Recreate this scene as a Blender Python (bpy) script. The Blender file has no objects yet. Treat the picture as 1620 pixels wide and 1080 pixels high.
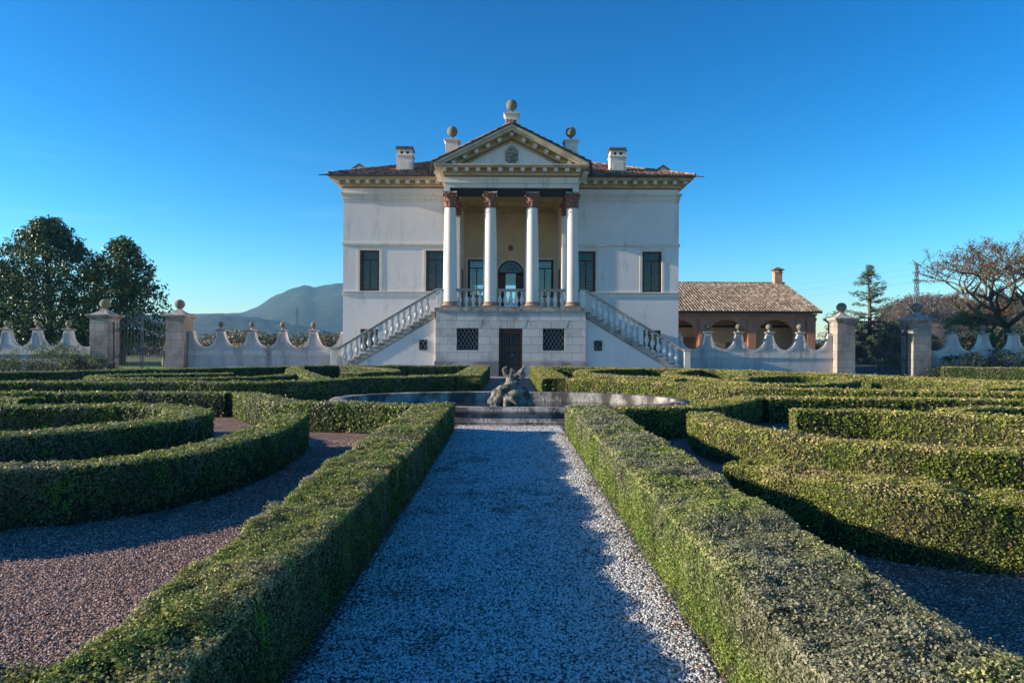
import bpy, math, random
import numpy as np
from mathutils import Vector, Matrix
random.seed(7); rng = np.random.default_rng(11)
sc = bpy.context.scene; COL = sc.collection
PI = math.pi
H = 1.6; F = 1100.0; X0 = 0.09       # eye height, focal length in photo pixels, villa axis
# ------------------------------------------------------------------ node helpers
def new_mat(name):
    m = bpy.data.materials.new(name); m.use_nodes = True
    nt = m.node_tree; nt.nodes.clear()
    return m, nt
def N(nt, t, **k):
    n = nt.nodes.new(t)
    for a, b in k.items():
        if a.startswith('i_'):
            key = a[2:].replace('_', ' ')
            n.inputs[int(key) if key.isdigit() else key].default_value = b
        else: setattr(n, a, b)
    return n
def c4(c): return (c[0], c[1], c[2], 1.0)
def ramp(nt, stops, src, interp='LINEAR'):
    r = nt.nodes.new('ShaderNodeValToRGB'); r.color_ramp.interpolation = interp
    e = r.color_ramp.elements
    while len(e) < len(stops): e.new(0.5)
    for i, (p, c) in enumerate(stops): e[i].position = p; e[i].color = c4(c)
    nt.links.new(src, r.inputs[0]); return r.outputs[0]
def noise(nt, vec, scale, detail=4, rough=0.55, stretch=None):
    if stretch:
        mp = N(nt, 'ShaderNodeMapping'); mp.inputs['Scale'].default_value = stretch
        nt.links.new(vec, mp.inputs[0]); vec = mp.outputs[0]
    n = N(nt, 'ShaderNodeTexNoise'); n.inputs['Scale'].default_value = scale
    n.inputs['Detail'].default_value = detail; n.inputs['Roughness'].default_value = rough
    nt.links.new(vec, n.inputs['Vector']); return n.outputs['Fac']
def mixc(nt, fac, a, b, mode='MIX'):
    m = N(nt, 'ShaderNodeMix', data_type='RGBA', blend_type=mode)
    for s, v in ((m.inputs[0], fac), (m.inputs[6], a), (m.inputs[7], b)):
        if isinstance(v, bpy.types.NodeSocket): nt.links.new(v, s)
        elif isinstance(v, (int, float)): s.default_value = v
        else: s.default_value = c4(v)
    return m.outputs[2]
def maprange(nt, v, a, b, c=0.0, d=1.0):
    m = N(nt, 'ShaderNodeMapRange'); nt.links.new(v, m.inputs[0])
    for i, x in enumerate((a, b, c, d)): m.inputs[i+1].default_value = x
    return m.outputs[0]
def pos(nt): return N(nt, 'ShaderNodeNewGeometry').outputs['Position']
def attr(nt, name='rnd'):
    return N(nt, 'ShaderNodeAttribute', attribute_name=name).outputs['Fac']
def finish(nt, col, rough=0.8, bump=None, bstr=0.3, bdist=0.02, spec=0.3, metal=0.0):
    b = N(nt, 'ShaderNodeBsdfPrincipled'); o = N(nt, 'ShaderNodeOutputMaterial')
    if isinstance(col, bpy.types.NodeSocket): nt.links.new(col, b.inputs['Base Color'])
    else: b.inputs['Base Color'].default_value = c4(col)
    if isinstance(rough, bpy.types.NodeSocket): nt.links.new(rough, b.inputs['Roughness'])
    else: b.inputs['Roughness'].default_value = rough
    b.inputs['Specular IOR Level'].default_value = spec; b.inputs['Metallic'].default_value = metal
    if bump is not None:
        bp = N(nt, 'ShaderNodeBump'); bp.inputs['Strength'].default_value = bstr; bp.inputs['Distance'].default_value = bdist
        nt.links.new(bump, bp.inputs['Height']); nt.links.new(bp.outputs[0], b.inputs['Normal'])
    nt.links.new(b.outputs[0], o.inputs[0]); return b
def simple(name, c1, c2, scale=3.0, rough=0.8, bstr=0.3, bdist=0.01, stain=None, stretch=None, spec=0.3, metal=0.0, sth=(0.55, 0.75), sscale=1.3, bscale=None):
    m, nt = new_mat(name); p = pos(nt)
    col = ramp(nt, [(0.3, c1), (0.7, c2)], noise(nt, p, scale, 5, 0.6))
    if stain:
        f = maprange(nt, noise(nt, p, sscale, 6, 0.65, stretch), sth[0], sth[1])
        col = mixc(nt, f, col, stain)
    finish(nt, col, rough, noise(nt, p, bscale or scale*8, 4), bstr, bdist, spec, metal); return m
def plaster_mat(name, c1, c2, stain, sth, white=None):
    m, nt = new_mat(name); p = pos(nt)
    col = ramp(nt, [(0.3, c1), (0.7, c2)], noise(nt, p, 0.7, 6, 0.6))
    f = maprange(nt, noise(nt, p, 0.9, 8, 0.72, (2.2, 2.2, .5)), *sth)
    col = mixc(nt, f, col, stain)
    g = maprange(nt, noise(nt, p, 4.5, 6, 0.75, (1, 1, .45)), .6, .78, 0, .6)
    col = mixc(nt, g, col, (stain[0]*1.15, stain[1]*1.1, stain[2]*1.05))
    hh = maprange(nt, noise(nt, p, .35, 3, .5), .4, .6, 0, .35)
    col = mixc(nt, hh, col, (c1[0]*1.02, c1[1]*.95, c1[2]*.88))
    finish(nt, col, .85, noise(nt, p, 14, 5, .6), .35, .015); return m
def stone_block_mat(name, c1, c2, mortar, bw, bh, stain, sth=(.5, .7), ms=.012, axis='XZ', off=(0, 0)):
    m, nt = new_mat(name); p = pos(nt)
    sx = N(nt, 'ShaderNodeSeparateXYZ'); nt.links.new(p, sx.inputs[0])
    add = N(nt, 'ShaderNodeMath', operation='ADD'); nt.links.new(sx.outputs[0], add.inputs[0]); nt.links.new(sx.outputs[1], add.inputs[1])
    cx = N(nt, 'ShaderNodeCombineXYZ'); nt.links.new(add.outputs[0], cx.inputs[0]); nt.links.new(sx.outputs[2], cx.inputs[1])
    mp = N(nt, 'ShaderNodeMapping'); mp.inputs['Location'].default_value = (off[0], off[1], 0); nt.links.new(cx.outputs[0], mp.inputs[0])
    b = N(nt, 'ShaderNodeTexBrick'); nt.links.new(mp.outputs[0], b.inputs['Vector'])
    b.inputs['Scale'].default_value = 1; b.inputs['Mortar Size'].default_value = ms; b.inputs['Brick Width'].default_value = bw; b.inputs['Row Height'].default_value = bh
    b.inputs['Color1'].default_value = c4(c1); b.inputs['Color2'].default_value = c4(c2); b.inputs['Mortar'].default_value = c4(mortar); b.inputs['Mortar Smooth'].default_value = .3
    b.inputs['Bias'].default_value = 0.0; b.offset = .42
    n = noise(nt, p, 2.2, 7, .65)
    col = mixc(nt, maprange(nt, n, .3, .7, 0, .5), b.outputs[0], (c1[0]*.72, c1[1]*.72, c1[2]*.76))
    col = mixc(nt, maprange(nt, noise(nt, p, .9, 8, .7, (1, 1, .6)), *sth), col, stain)
    mx = N(nt, 'ShaderNodeMath', operation='MULTIPLY_ADD'); nt.links.new(b.outputs['Fac'], mx.inputs[0]); mx.inputs[1].default_value = -1.2; nt.links.new(noise(nt, p, 12, 6), mx.inputs[2])
    finish(nt, col, .85, mx.outputs[0], .45, .02); return m
M = {}
M['plaster'] = plaster_mat('villa_plaster', (.71, .66, .64), (.82, .775, .75), (.40, .37, .36), (.54, .80))
M['plaster_trim'] = plaster_mat('plaster_trim', (.66, .60, .52), (.76, .71, .63), (.36, .33, .29), (.52, .74))
M['wall_plaster'] = plaster_mat('garden_wall_plaster', (.48, .46, .45), (.62, .59, .57), (.22, .21, .22), (.46, .70))
M['wall_cap'] = plaster_mat('garden_wall_cap_stone', (.56, .52, .47), (.74, .70, .65), (.20, .18, .16), (.48, .66))
M['ochre'] = simple('ochre_paint', (.42, .32, .15), (.52, .41, .21), 2.0, .85, .2, .01, (.38, .27, .12))
M['ochre_light'] = simple('cornice_ochre_stone', (.46, .38, .26), (.58, .49, .35), 2.5, .85, .25, .01, (.26, .21, .15), sth=(.5, .72))
M['redline'] = simple('red_ochre_moulding', (.26, .14, .10), (.34, .20, .13), 4, .8)
M['cream'] = simple('loggia_cream_plaster', (.60, .49, .33), (.70, .58, .40), 1.2, .85, .15, .01, (.46, .36, .23), sth=(.55, .8))
M['olive'] = simple('loggia_ceiling_plaster', (.50, .40, .17), (.60, .49, .24), 1.2, .85, .15, .01, (.34, .28, .13))
M['terracotta'] = simple('terracotta_capital', (.19, .08, .055), (.33, .16, .115), 9, .85, .5, .02, (.44, .34, .28), sth=(.56, .74), sscale=6)
M['base_stone'] = simple('red_column_base_stone', (.30, .19, .14), (.42, .29, .22), 4, .8, .4, .01, (.20, .14, .11), sscale=4)
M['column'] = plaster_mat('column_plaster', (.68, .65, .61), (.78, .75, .71), (.44, .39, .35), (.54, .80))
M['stone'] = simple('weathered_limestone', (.30, .28, .25), (.48, .44, .40), 3, .85, .5, .02, (.13, .12, .105), sth=(.45, .65), sscale=2.5)
M['baluster'] = simple('white_baluster_stone', (.62, .60, .57), (.76, .74, .70), 5, .85, .3, .01, (.38, .35, .33), sth=(.58, .78), sscale=4)
M['rail'] = simple('grey_rail_stone', (.34, .31, .29), (.46, .43, .40), 4, .85, .4, .01, (.20, .18, .17), sscale=3)
M['lichen'] = simple('lichened_ball_stone', (.15, .135, .08), (.30, .265, .17), 7, .9, .5, .02, (.09, .085, .05), sscale=6)
M['dark_ball'] = simple('dark_ball_stone', (.13, .115, .09), (.24, .21, .17), 7, .9, .5, .02, (.08, .08, .06), sscale=6)
M['ashlar'] = stone_block_mat('ashlar_block', (.66, .62, .58), (.52, .49, .46), (.16, .15, .15), 1.05, .40, (.30, .27, .26), (.50, .70), .012)
M['ashlar_base'] = stone_block_mat('ashlar_base_course', (.50, .47, .45), (.40, .38, .37), (.20, .19, .19), 1.15, .37, (.20, .19, .19), (.42, .62), .008)
M['pillar'] = stone_block_mat('gate_pillar_stone', (.44, .39, .34), (.32, .28, .245), (.13, .12, .11), .55, .44, (.20, .165, .14), (.42, .62), .014, off=(.2, 0))
M['dark_wood'] = simple('dark_timber', (.018, .015, .013), (.035, .028, .024), 6, .7)
M['red_wood'] = simple('red_brown_window_wood', (.055, .018, .016), (.10, .035, .03), 6, .5, spec=.4)
M['iron'] = simple('wrought_iron', (.03, .033, .036), (.07, .075, .08), 8, .55, metal=.3)
M['grey_iron'] = simple('grey_painted_iron', (.10, .115, .12), (.17, .185, .18), 8, .6, metal=.2)
M['lattice'] = simple('galvanised_lattice_steel', (.16, .17, .18), (.24, .25, .26), 3, .5, metal=.4)
M['grille'] = simple('light_iron_grille', (.30, .30, .32), (.42, .42, .44), 8, .6)
M['dark_room'] = simple('dark_interior', (.015, .014, .014), (.03, .027, .025), 2, .9)
M['room'] = simple('hall_interior_plaster', (.14, .11, .09), (.20, .17, .14), 2, .9)
M['gutter'] = simple('dark_gutter_metal', (.035, .045, .04), (.07, .08, .07), 4, .5, metal=.2)
M['brick'] = stone_block_mat('old_brick', (.66, .26, .13), (.50, .19, .10), (.52, .34, .24), .26, .075, (.58, .34, .21), (.5, .68), .010)
M['fountain'] = simple('fountain_stone', (.22, .205, .19), (.44, .41, .38), 5, .9, .9, .03, (.075, .07, .07), sth=(.42, .56), sscale=2.2, bscale=22, stretch=(1, 1, .5))
M['statue'] = simple('statue_stone', (.15, .14, .115), (.31, .29, .24), 9, .9, 1.0, .03, (.07, .065, .06), sth=(.44, .58), sscale=6, bscale=30)
M['bark'] = simple('tree_bark', (.07, .055, .045), (.13, .105, .085), 9, .9, .6, .03)
M['bark_pale'] = simple('pale_lichened_bark', (.075, .055, .04), (.15, .115, .075), 9, .9, .6, .03, (.15, .14, .055), sscale=4)
M['tan_wall'] = simple('barn_cream_plaster', (.74, .52, .30), (.82, .62, .42), 1.5, .9, .2, .01, (.55, .38, .24))
def glass_mat():
    m, nt = new_mat('window_glass'); o = N(nt, 'ShaderNodeOutputMaterial')
    g = N(nt, 'ShaderNodeBsdfPrincipled'); g.inputs['Base Color'].default_value = (.008, .010, .012, 1); g.inputs['Roughness'].default_value = .05; g.inputs['IOR'].default_value = 1.68
    g.inputs['Specular IOR Level'].default_value = .45
    b = N(nt, 'ShaderNodeBump', i_Strength=.12, i_Distance=.02); nt.links.new(noise(nt, pos(nt), 5, 2), b.inputs['Height']); nt.links.new(b.outputs[0], g.inputs['Normal'])
    nt.links.new(g.outputs[0], o.inputs[0]); return m
M['glass'] = glass_mat()
def clear_glass():
    m, nt = new_mat('clear_door_glass'); o = N(nt, 'ShaderNodeOutputMaterial')
    t = N(nt, 'ShaderNodeBsdfTransparent'); t.inputs[0].default_value = (.8, .84, .86, 1)
    g = N(nt, 'ShaderNodeBsdfGlossy'); g.inputs['Roughness'].default_value = .03
    x = N(nt, 'ShaderNodeMixShader'); x.inputs[0].default_value = .12
    nt.links.new(t.outputs[0], x.inputs[1]); nt.links.new(g.outputs[0], x.inputs[2]); nt.links.new(x.outputs[0], o.inputs[0]); return m
M['clear'] = clear_glass()
def tile_mat(name, stops, dark):
    m, nt = new_mat(name); p = pos(nt)
    col = ramp(nt, stops, attr(nt))
    col = mixc(nt, maprange(nt, noise(nt, p, 3, 6, .7), .5, .68, 0, .6), col, dark)
    finish(nt, col, .85, noise(nt, p, 25, 4), .4, .01); return m
M['tile'] = tile_mat('villa_roof_tile', [(0, (.12, .07, .055)), (.4, (.26, .14, .105)), (.75, (.40, .26, .20)), (1, (.24, .18, .16))], (.10, .085, .08))
M['tile_pale'] = tile_mat('barn_roof_tile', [(0, (.20, .145, .10)), (.35, (.32, .23, .16)), (.65, (.40, .30, .215)), (1, (.56, .47, .37))], (.15, .11, .09))
def leaf_mat(name, stops, patch=None, pth=(.5, .7), pscale=1.2, trans=.3, rough=.55, tip=None, spec=.35, ztop=None):
    m, nt = new_mat(name); p = pos(nt); r = attr(nt)
    col = ramp(nt, stops, r)
    if patch:
        pf = maprange(nt, noise(nt, p, pscale, 4, .6), pth[0], pth[1], 0, .85)
        if ztop:
            sz = N(nt, 'ShaderNodeSeparateXYZ'); nt.links.new(p, sz.inputs[0]); mm = N(nt, 'ShaderNodeMath', operation='MULTIPLY'); nt.links.new(pf, mm.inputs[0]); nt.links.new(maprange(nt, sz.outputs[2], ztop[0], ztop[1]), mm.inputs[1]); pf = mm.outputs[0]
        col = mixc(nt, pf, col, ramp(nt, patch, r))
    if tip: col = mixc(nt, maprange(nt, noise(nt, p, tip[1], 3, .6), tip[2], tip[2]+.08, 0, .9), col, tip[0])
    b = finish(nt, col, rough, spec=spec)
    t = N(nt, 'ShaderNodeBsdfTranslucent'); nt.links.new(mixc(nt, .5, col, (.17, .24, .02), 'MIX'), t.inputs[0])
    x = N(nt, 'ShaderNodeMixShader'); x.inputs[0].default_value = trans
    o = [n for n in nt.nodes if n.type == 'OUTPUT_MATERIAL'][0]
    nt.links.new(b.outputs[0], x.inputs[1]); nt.links.new(t.outputs[0], x.inputs[2]); nt.links.new(x.outputs[0], o.inputs[0]); return m
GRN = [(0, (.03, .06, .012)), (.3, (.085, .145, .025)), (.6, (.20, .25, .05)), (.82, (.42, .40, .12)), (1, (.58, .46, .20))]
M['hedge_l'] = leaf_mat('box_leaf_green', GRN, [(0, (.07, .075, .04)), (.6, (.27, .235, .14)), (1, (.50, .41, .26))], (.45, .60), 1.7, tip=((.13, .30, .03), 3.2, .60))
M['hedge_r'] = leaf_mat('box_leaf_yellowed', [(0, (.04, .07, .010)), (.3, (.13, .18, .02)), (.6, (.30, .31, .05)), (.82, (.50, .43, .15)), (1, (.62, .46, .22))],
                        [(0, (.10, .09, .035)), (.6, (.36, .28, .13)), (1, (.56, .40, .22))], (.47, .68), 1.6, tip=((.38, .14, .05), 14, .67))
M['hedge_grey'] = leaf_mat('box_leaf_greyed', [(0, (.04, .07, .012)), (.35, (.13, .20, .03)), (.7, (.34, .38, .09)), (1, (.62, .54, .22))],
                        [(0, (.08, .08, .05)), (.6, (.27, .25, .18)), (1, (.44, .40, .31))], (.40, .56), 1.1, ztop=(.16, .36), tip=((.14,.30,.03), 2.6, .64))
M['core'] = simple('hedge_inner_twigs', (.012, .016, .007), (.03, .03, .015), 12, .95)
M['magnolia'] = leaf_mat('magnolia_leaf', [(0, (.014, .035, .014)), (.5, (.04, .085, .028)), (.85, (.10, .16, .05)), (1, (.18, .22, .09))], None, trans=.12, rough=.5, spec=.35)
M['bush'] = leaf_mat('bush_leaf', [(0, (.03, .06, .015)), (.5, (.07, .13, .03)), (1, (.16, .22, .06))])
M['bush_dark'] = leaf_mat('dark_bush_leaf', [(0, (.010, .02, .012)), (.6, (.025, .045, .022)), (1, (.06, .085, .04))])
M['rosemary'] = leaf_mat('grey_green_needle', [(0, (.02, .035, .025)), (.6, (.05, .075, .05)), (1, (.09, .12, .08))])
M['conifer'] = leaf_mat('cedar_needle', [(0, (.04, .07, .045)), (.6, (.11, .16, .09)), (1, (.20, .25, .15))], trans=.15)
M['brown_leaf'] = leaf_mat('dry_brown_leaf', [(0, (.07, .038, .025)), (.6, (.15, .08, .05)), (1, (.24, .15, .09))])
M['tan_leaf'] = leaf_mat('dry_tan_leaf', [(0, (.16, .09, .05)), (.6, (.30, .19, .12)), (1, (.42, .30, .20))])
M['twig'] = leaf_mat('bare_twig', [(0, (.07, .05, .045)), (.6, (.13, .095, .085)), (1, (.20, .15, .14))])
M['fallen'] = leaf_mat('fallen_leaf', [(0, (.22, .08, .03)), (.6, (.36, .18, .09)), (1, (.45, .30, .18))])
# ------------------------------------------------------------------ mesh helpers
ORG = {}
class MB:
    def __init__(s): s.v = []; s.f = []; s.a = []; s.r = .5
    def add(s, vs, fs):
        o = len(s.v); s.v += [tuple(p) for p in vs]; s.f += [tuple(i+o for i in f) for f in fs]; s.a += [s.r]*len(vs)
    def box(s, x0, x1, y0, y1, z0, z1):
        s.add([(x0,y0,z0),(x1,y0,z0),(x1,y1,z0),(x0,y1,z0),(x0,y0,z1),(x1,y0,z1),(x1,y1,z1),(x0,y1,z1)],
              [(0,3,2,1),(4,5,6,7),(0,1,5,4),(1,2,6,5),(2,3,7,6),(3,0,4,7)])
    def quad(s, a, b, c, d): s.add([a,b,c,d], [(0,1,2,3)])
    def prism_y(s, poly, y0, y1):           # poly in xz, counter-clockwise seen from -y
        n = len(poly); s.add([(x,y0,z) for x,z in poly]+[(x,y1,z) for x,z in poly],
            [tuple(range(n)), tuple(range(2*n-1, n-1, -1))]+[((i+1)%n, i, n+i, n+(i+1)%n) for i in range(n)])
    def ribbon(s, xs, zl, zh, y0, y1):
        n = len(xs); vs = []
        for i in range(n): vs += [(xs[i],y0,zl[i]),(xs[i],y0,zh[i]),(xs[i],y1,zh[i]),(xs[i],y1,zl[i])]
        fs = []
        for i in range(n-1):
            a = 4*i; b = a+4
            fs += [(a,b,b+1,a+1),(a+1,b+1,b+2,a+2),(a+2,b+2,b+3,a+3),(a+3,b+3,b,a)]
        fs += [(0,1,2,3),(4*n-1,4*n-2,4*n-3,4*n-4)]; s.add(vs, fs)
    def lathe(s, prof, cx, cy, cz=0, seg=16, sx=1, sy=1):
        vs = []; n = len(prof)
        for r, z in prof:
            for k in range(seg):
                a = 2*PI*k/seg; vs.append((cx+r*math.cos(a)*sx, cy+r*math.sin(a)*sy, cz+z))
        fs = [(i*seg+k, i*seg+(k+1)%seg, (i+1)*seg+(k+1)%seg, (i+1)*seg+k) for i in range(n-1) for k in range(seg)]
        fs += [tuple(range(seg-1, -1, -1)), tuple((n-1)*seg+k for k in range(seg))]; s.add(vs, fs)
    def ball(s, cx, cy, cz, r, seg=18, rows=12):
        s.lathe([(max(1e-4, r*math.sin(PI*i/rows)), -r*math.cos(PI*i/rows)) for i in range(rows+1)], cx, cy, cz, seg)
    def sqlathe(s, prof, cx, cy, cz=0, dy=None):   # square mouldings; prof (half width, z)
        vs = []
        for r, z in prof:
            q = r if dy is None else r+dy
            vs += [(cx-r,cy-q,cz+z),(cx+r,cy-q,cz+z),(cx+r,cy+q,cz+z),(cx-r,cy+q,cz+z)]
        n = len(prof); fs = [(4*i+k, 4*i+(k+1)%4, 4*i+4+(k+1)%4, 4*i+4+k) for i in range(n-1) for k in range(4)]
        s.add(vs, fs+[(3,2,1,0), (4*n-4,4*n-3,4*n-2,4*n-1)])
    def tube(s, p0, p1, r0, r1=None, n=6):
        r1 = r0 if r1 is None else r1
        p0 = Vector(p0); p1 = Vector(p1); d = (p1-p0)
        if d.length < 1e-6: return
        d.normalize(); u = d.orthogonal().normalized(); w = d.cross(u)
        vs = [p0+(u*math.cos(2*PI*k/n)+w*math.sin(2*PI*k/n))*r0 for k in range(n)]+[p1+(u*math.cos(2*PI*k/n)+w*math.sin(2*PI*k/n))*r1 for k in range(n)]
        s.add(vs, [(k,(k+1)%n,n+(k+1)%n,n+k) for k in range(n)]+[tuple(range(n-1,-1,-1)), tuple(range(n,2*n))])
    def path(s, pts, r, n=6):
        for a, b in zip(pts[:-1], pts[1:]): s.tube(a, b, r, r, n)
    def build(s, name, mat, parent=None, smooth=False, bevel=0, org=None):
        o = Vector(ORG[parent.name]) if parent else Vector(org or (0,0,0))
        me = bpy.data.meshes.new(name)
        me.from_pydata([(x-o[0],y-o[1],z-o[2]) for x,y,z in s.v], [], s.f)
        at = me.attributes.new('rnd','FLOAT','POINT'); at.data.foreach_set('value', s.a)
        me.materials.append(mat)
        if smooth: me.polygons.foreach_set('use_smooth', [True]*len(me.polygons))
        me.update(); ob = bpy.data.objects.new(name, me); COL.objects.link(ob)
        if parent: ob.parent = parent
        else: ob.location = o
        ORG[ob.name] = tuple(o)
        if smooth:
            try:
                md = ob.modifiers.new('n','WEIGHTED_NORMAL')
                ob.modifiers.remove(md)
            except Exception: pass
            me.set_sharp_from_angle(angle=math.radians(40))
        if bevel:
            md = ob.modifiers.new('bevel','BEVEL'); md.width = bevel; md.segments = 2; md.limit_method = 'ANGLE'
        return ob
def tag(o, label=None, cat=None, group=None, kind=None):
    for k, v in (('label',label),('category',cat),('group',group),('kind',kind)):
        if v: o[k] = v
    return o
def thing(name, label, cat, loc=(0,0,0), group=None):
    o = bpy.data.objects.new(name, None); COL.objects.link(o); o.location = loc; o.empty_display_size = .2
    ORG[o.name] = tuple(loc); return tag(o, label, cat, group)
def inst(src, loc_delta, parent, name=None, rotz=0):
    o = src.copy(); COL.objects.link(o); o.parent = parent
    o.location = Vector(src.location)+Vector(loc_delta); o.rotation_euler.z = rotz; ORG[o.name] = ORG.get(parent.name if parent else o.name, (0,0,0)); return o
def holes_wall(mb, x0, x1, z0, z1, y0, y1, holes):
    xs = sorted({x0,x1}|{v for h in holes for v in h[:2] if x0 < v < x1}); zs = sorted({z0,z1}|{v for h in holes for v in h[2:] if z0 < v < z1})
    def solid(i, j):
        if i < 0 or j < 0 or i >= len(xs)-1 or j >= len(zs)-1: return False
        cx = (xs[i]+xs[i+1])/2; cz = (zs[j]+zs[j+1])/2
        return not any(h[0] < cx < h[1] and h[2] < cz < h[3] for h in holes)
    for i in range(len(xs)-1):
        for j in range(len(zs)-1):
            if not solid(i, j): continue
            a, b, c, d = xs[i], xs[i+1], zs[j], zs[j+1]
            mb.quad((a,y0,c),(b,y0,c),(b,y0,d),(a,y0,d)); mb.quad((b,y1,c),(a,y1,c),(a,y1,d),(b,y1,d))
            if not solid(i-1, j): mb.quad((a,y1,c),(a,y0,c),(a,y0,d),(a,y1,d))
            if not solid(i+1, j): mb.quad((b,y0,c),(b,y1,c),(b,y1,d),(b,y0,d))
            if not solid(i, j-1): mb.quad((a,y1,c),(b,y1,c),(b,y0,c),(a,y0,c))
            if not solid(i, j+1): mb.quad((a,y0,d),(b,y0,d),(b,y1,d),(a,y1,d))
def np_mesh(name, V, Fq, mats, R=None, midx=None, org=(0,0,0), parent=None, smooth=False):
    V = np.asarray(V, dtype=np.float32)-np.array(org, dtype=np.float32)
    me = bpy.data.meshes.new(name); nf, k = Fq.shape
    me.vertices.add(len(V)); me.vertices.foreach_set('co', V.ravel())
    me.loops.add(nf*k); me.loops.foreach_set('vertex_index', Fq.astype(np.int32).ravel())
    me.polygons.add(nf); me.polygons.foreach_set('loop_start', np.arange(0, nf*k, k, dtype=np.int32))
    try: me.polygons.foreach_set('loop_total', np.full(nf, k, dtype=np.int32))
    except Exception: pass
    for m in mats: me.materials.append(m)
    if midx is not None: me.polygons.foreach_set('material_index', midx.astype(np.int32))
    if R is not None:
        at = me.attributes.new('rnd','FLOAT','POINT'); at.data.foreach_set('value', R.astype(np.float32))
    if smooth: me.polygons.foreach_set('use_smooth', np.ones(nf, dtype=bool))
    me.update(calc_edges=True); ob = bpy.data.objects.new(name, me); COL.objects.link(ob)
    if parent: ob.parent = parent
    else: ob.location = org
    ORG[ob.name] = tuple(org); return ob
def nz(p, f, seed=0.0):                    # cheap smooth 3-d noise, about -1..1
    x, y, z = p[:,0]*f+seed, p[:,1]*f+seed*1.7, p[:,2]*f-seed
    return (np.sin(x*1.7+np.sin(y*1.3+1.1)*1.4)+np.sin(y*2.1+np.sin(z*1.9+x*.7)*1.5)+np.sin(z*1.5+np.sin(x*2.3+2.0)*1.2+y*.8))/3
def unit(a): return a/np.maximum(np.linalg.norm(a, axis=1, keepdims=True), 1e-9)
def leaves(P, Nn, S, spread=.9, aspect=.55):   # diamond leaves at P facing about Nn, size S -> verts, quads
    n = len(P); nn = unit(Nn+spread*rng.normal(size=(n,3))*.8)
    a = unit(np.cross(nn, rng.normal(size=(n,3)))); b = np.cross(nn, a)
    S = S[:,None]; A = a*S*.5; B = b*S*.5*aspect
    V = np.empty((n,4,3)); V[:,0] = P-A; V[:,1] = P+B-A*.1; V[:,2] = P+A; V[:,3] = P-B-A*.1
    return V.reshape(-1,3), np.arange(4*n).reshape(-1,4)
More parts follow.
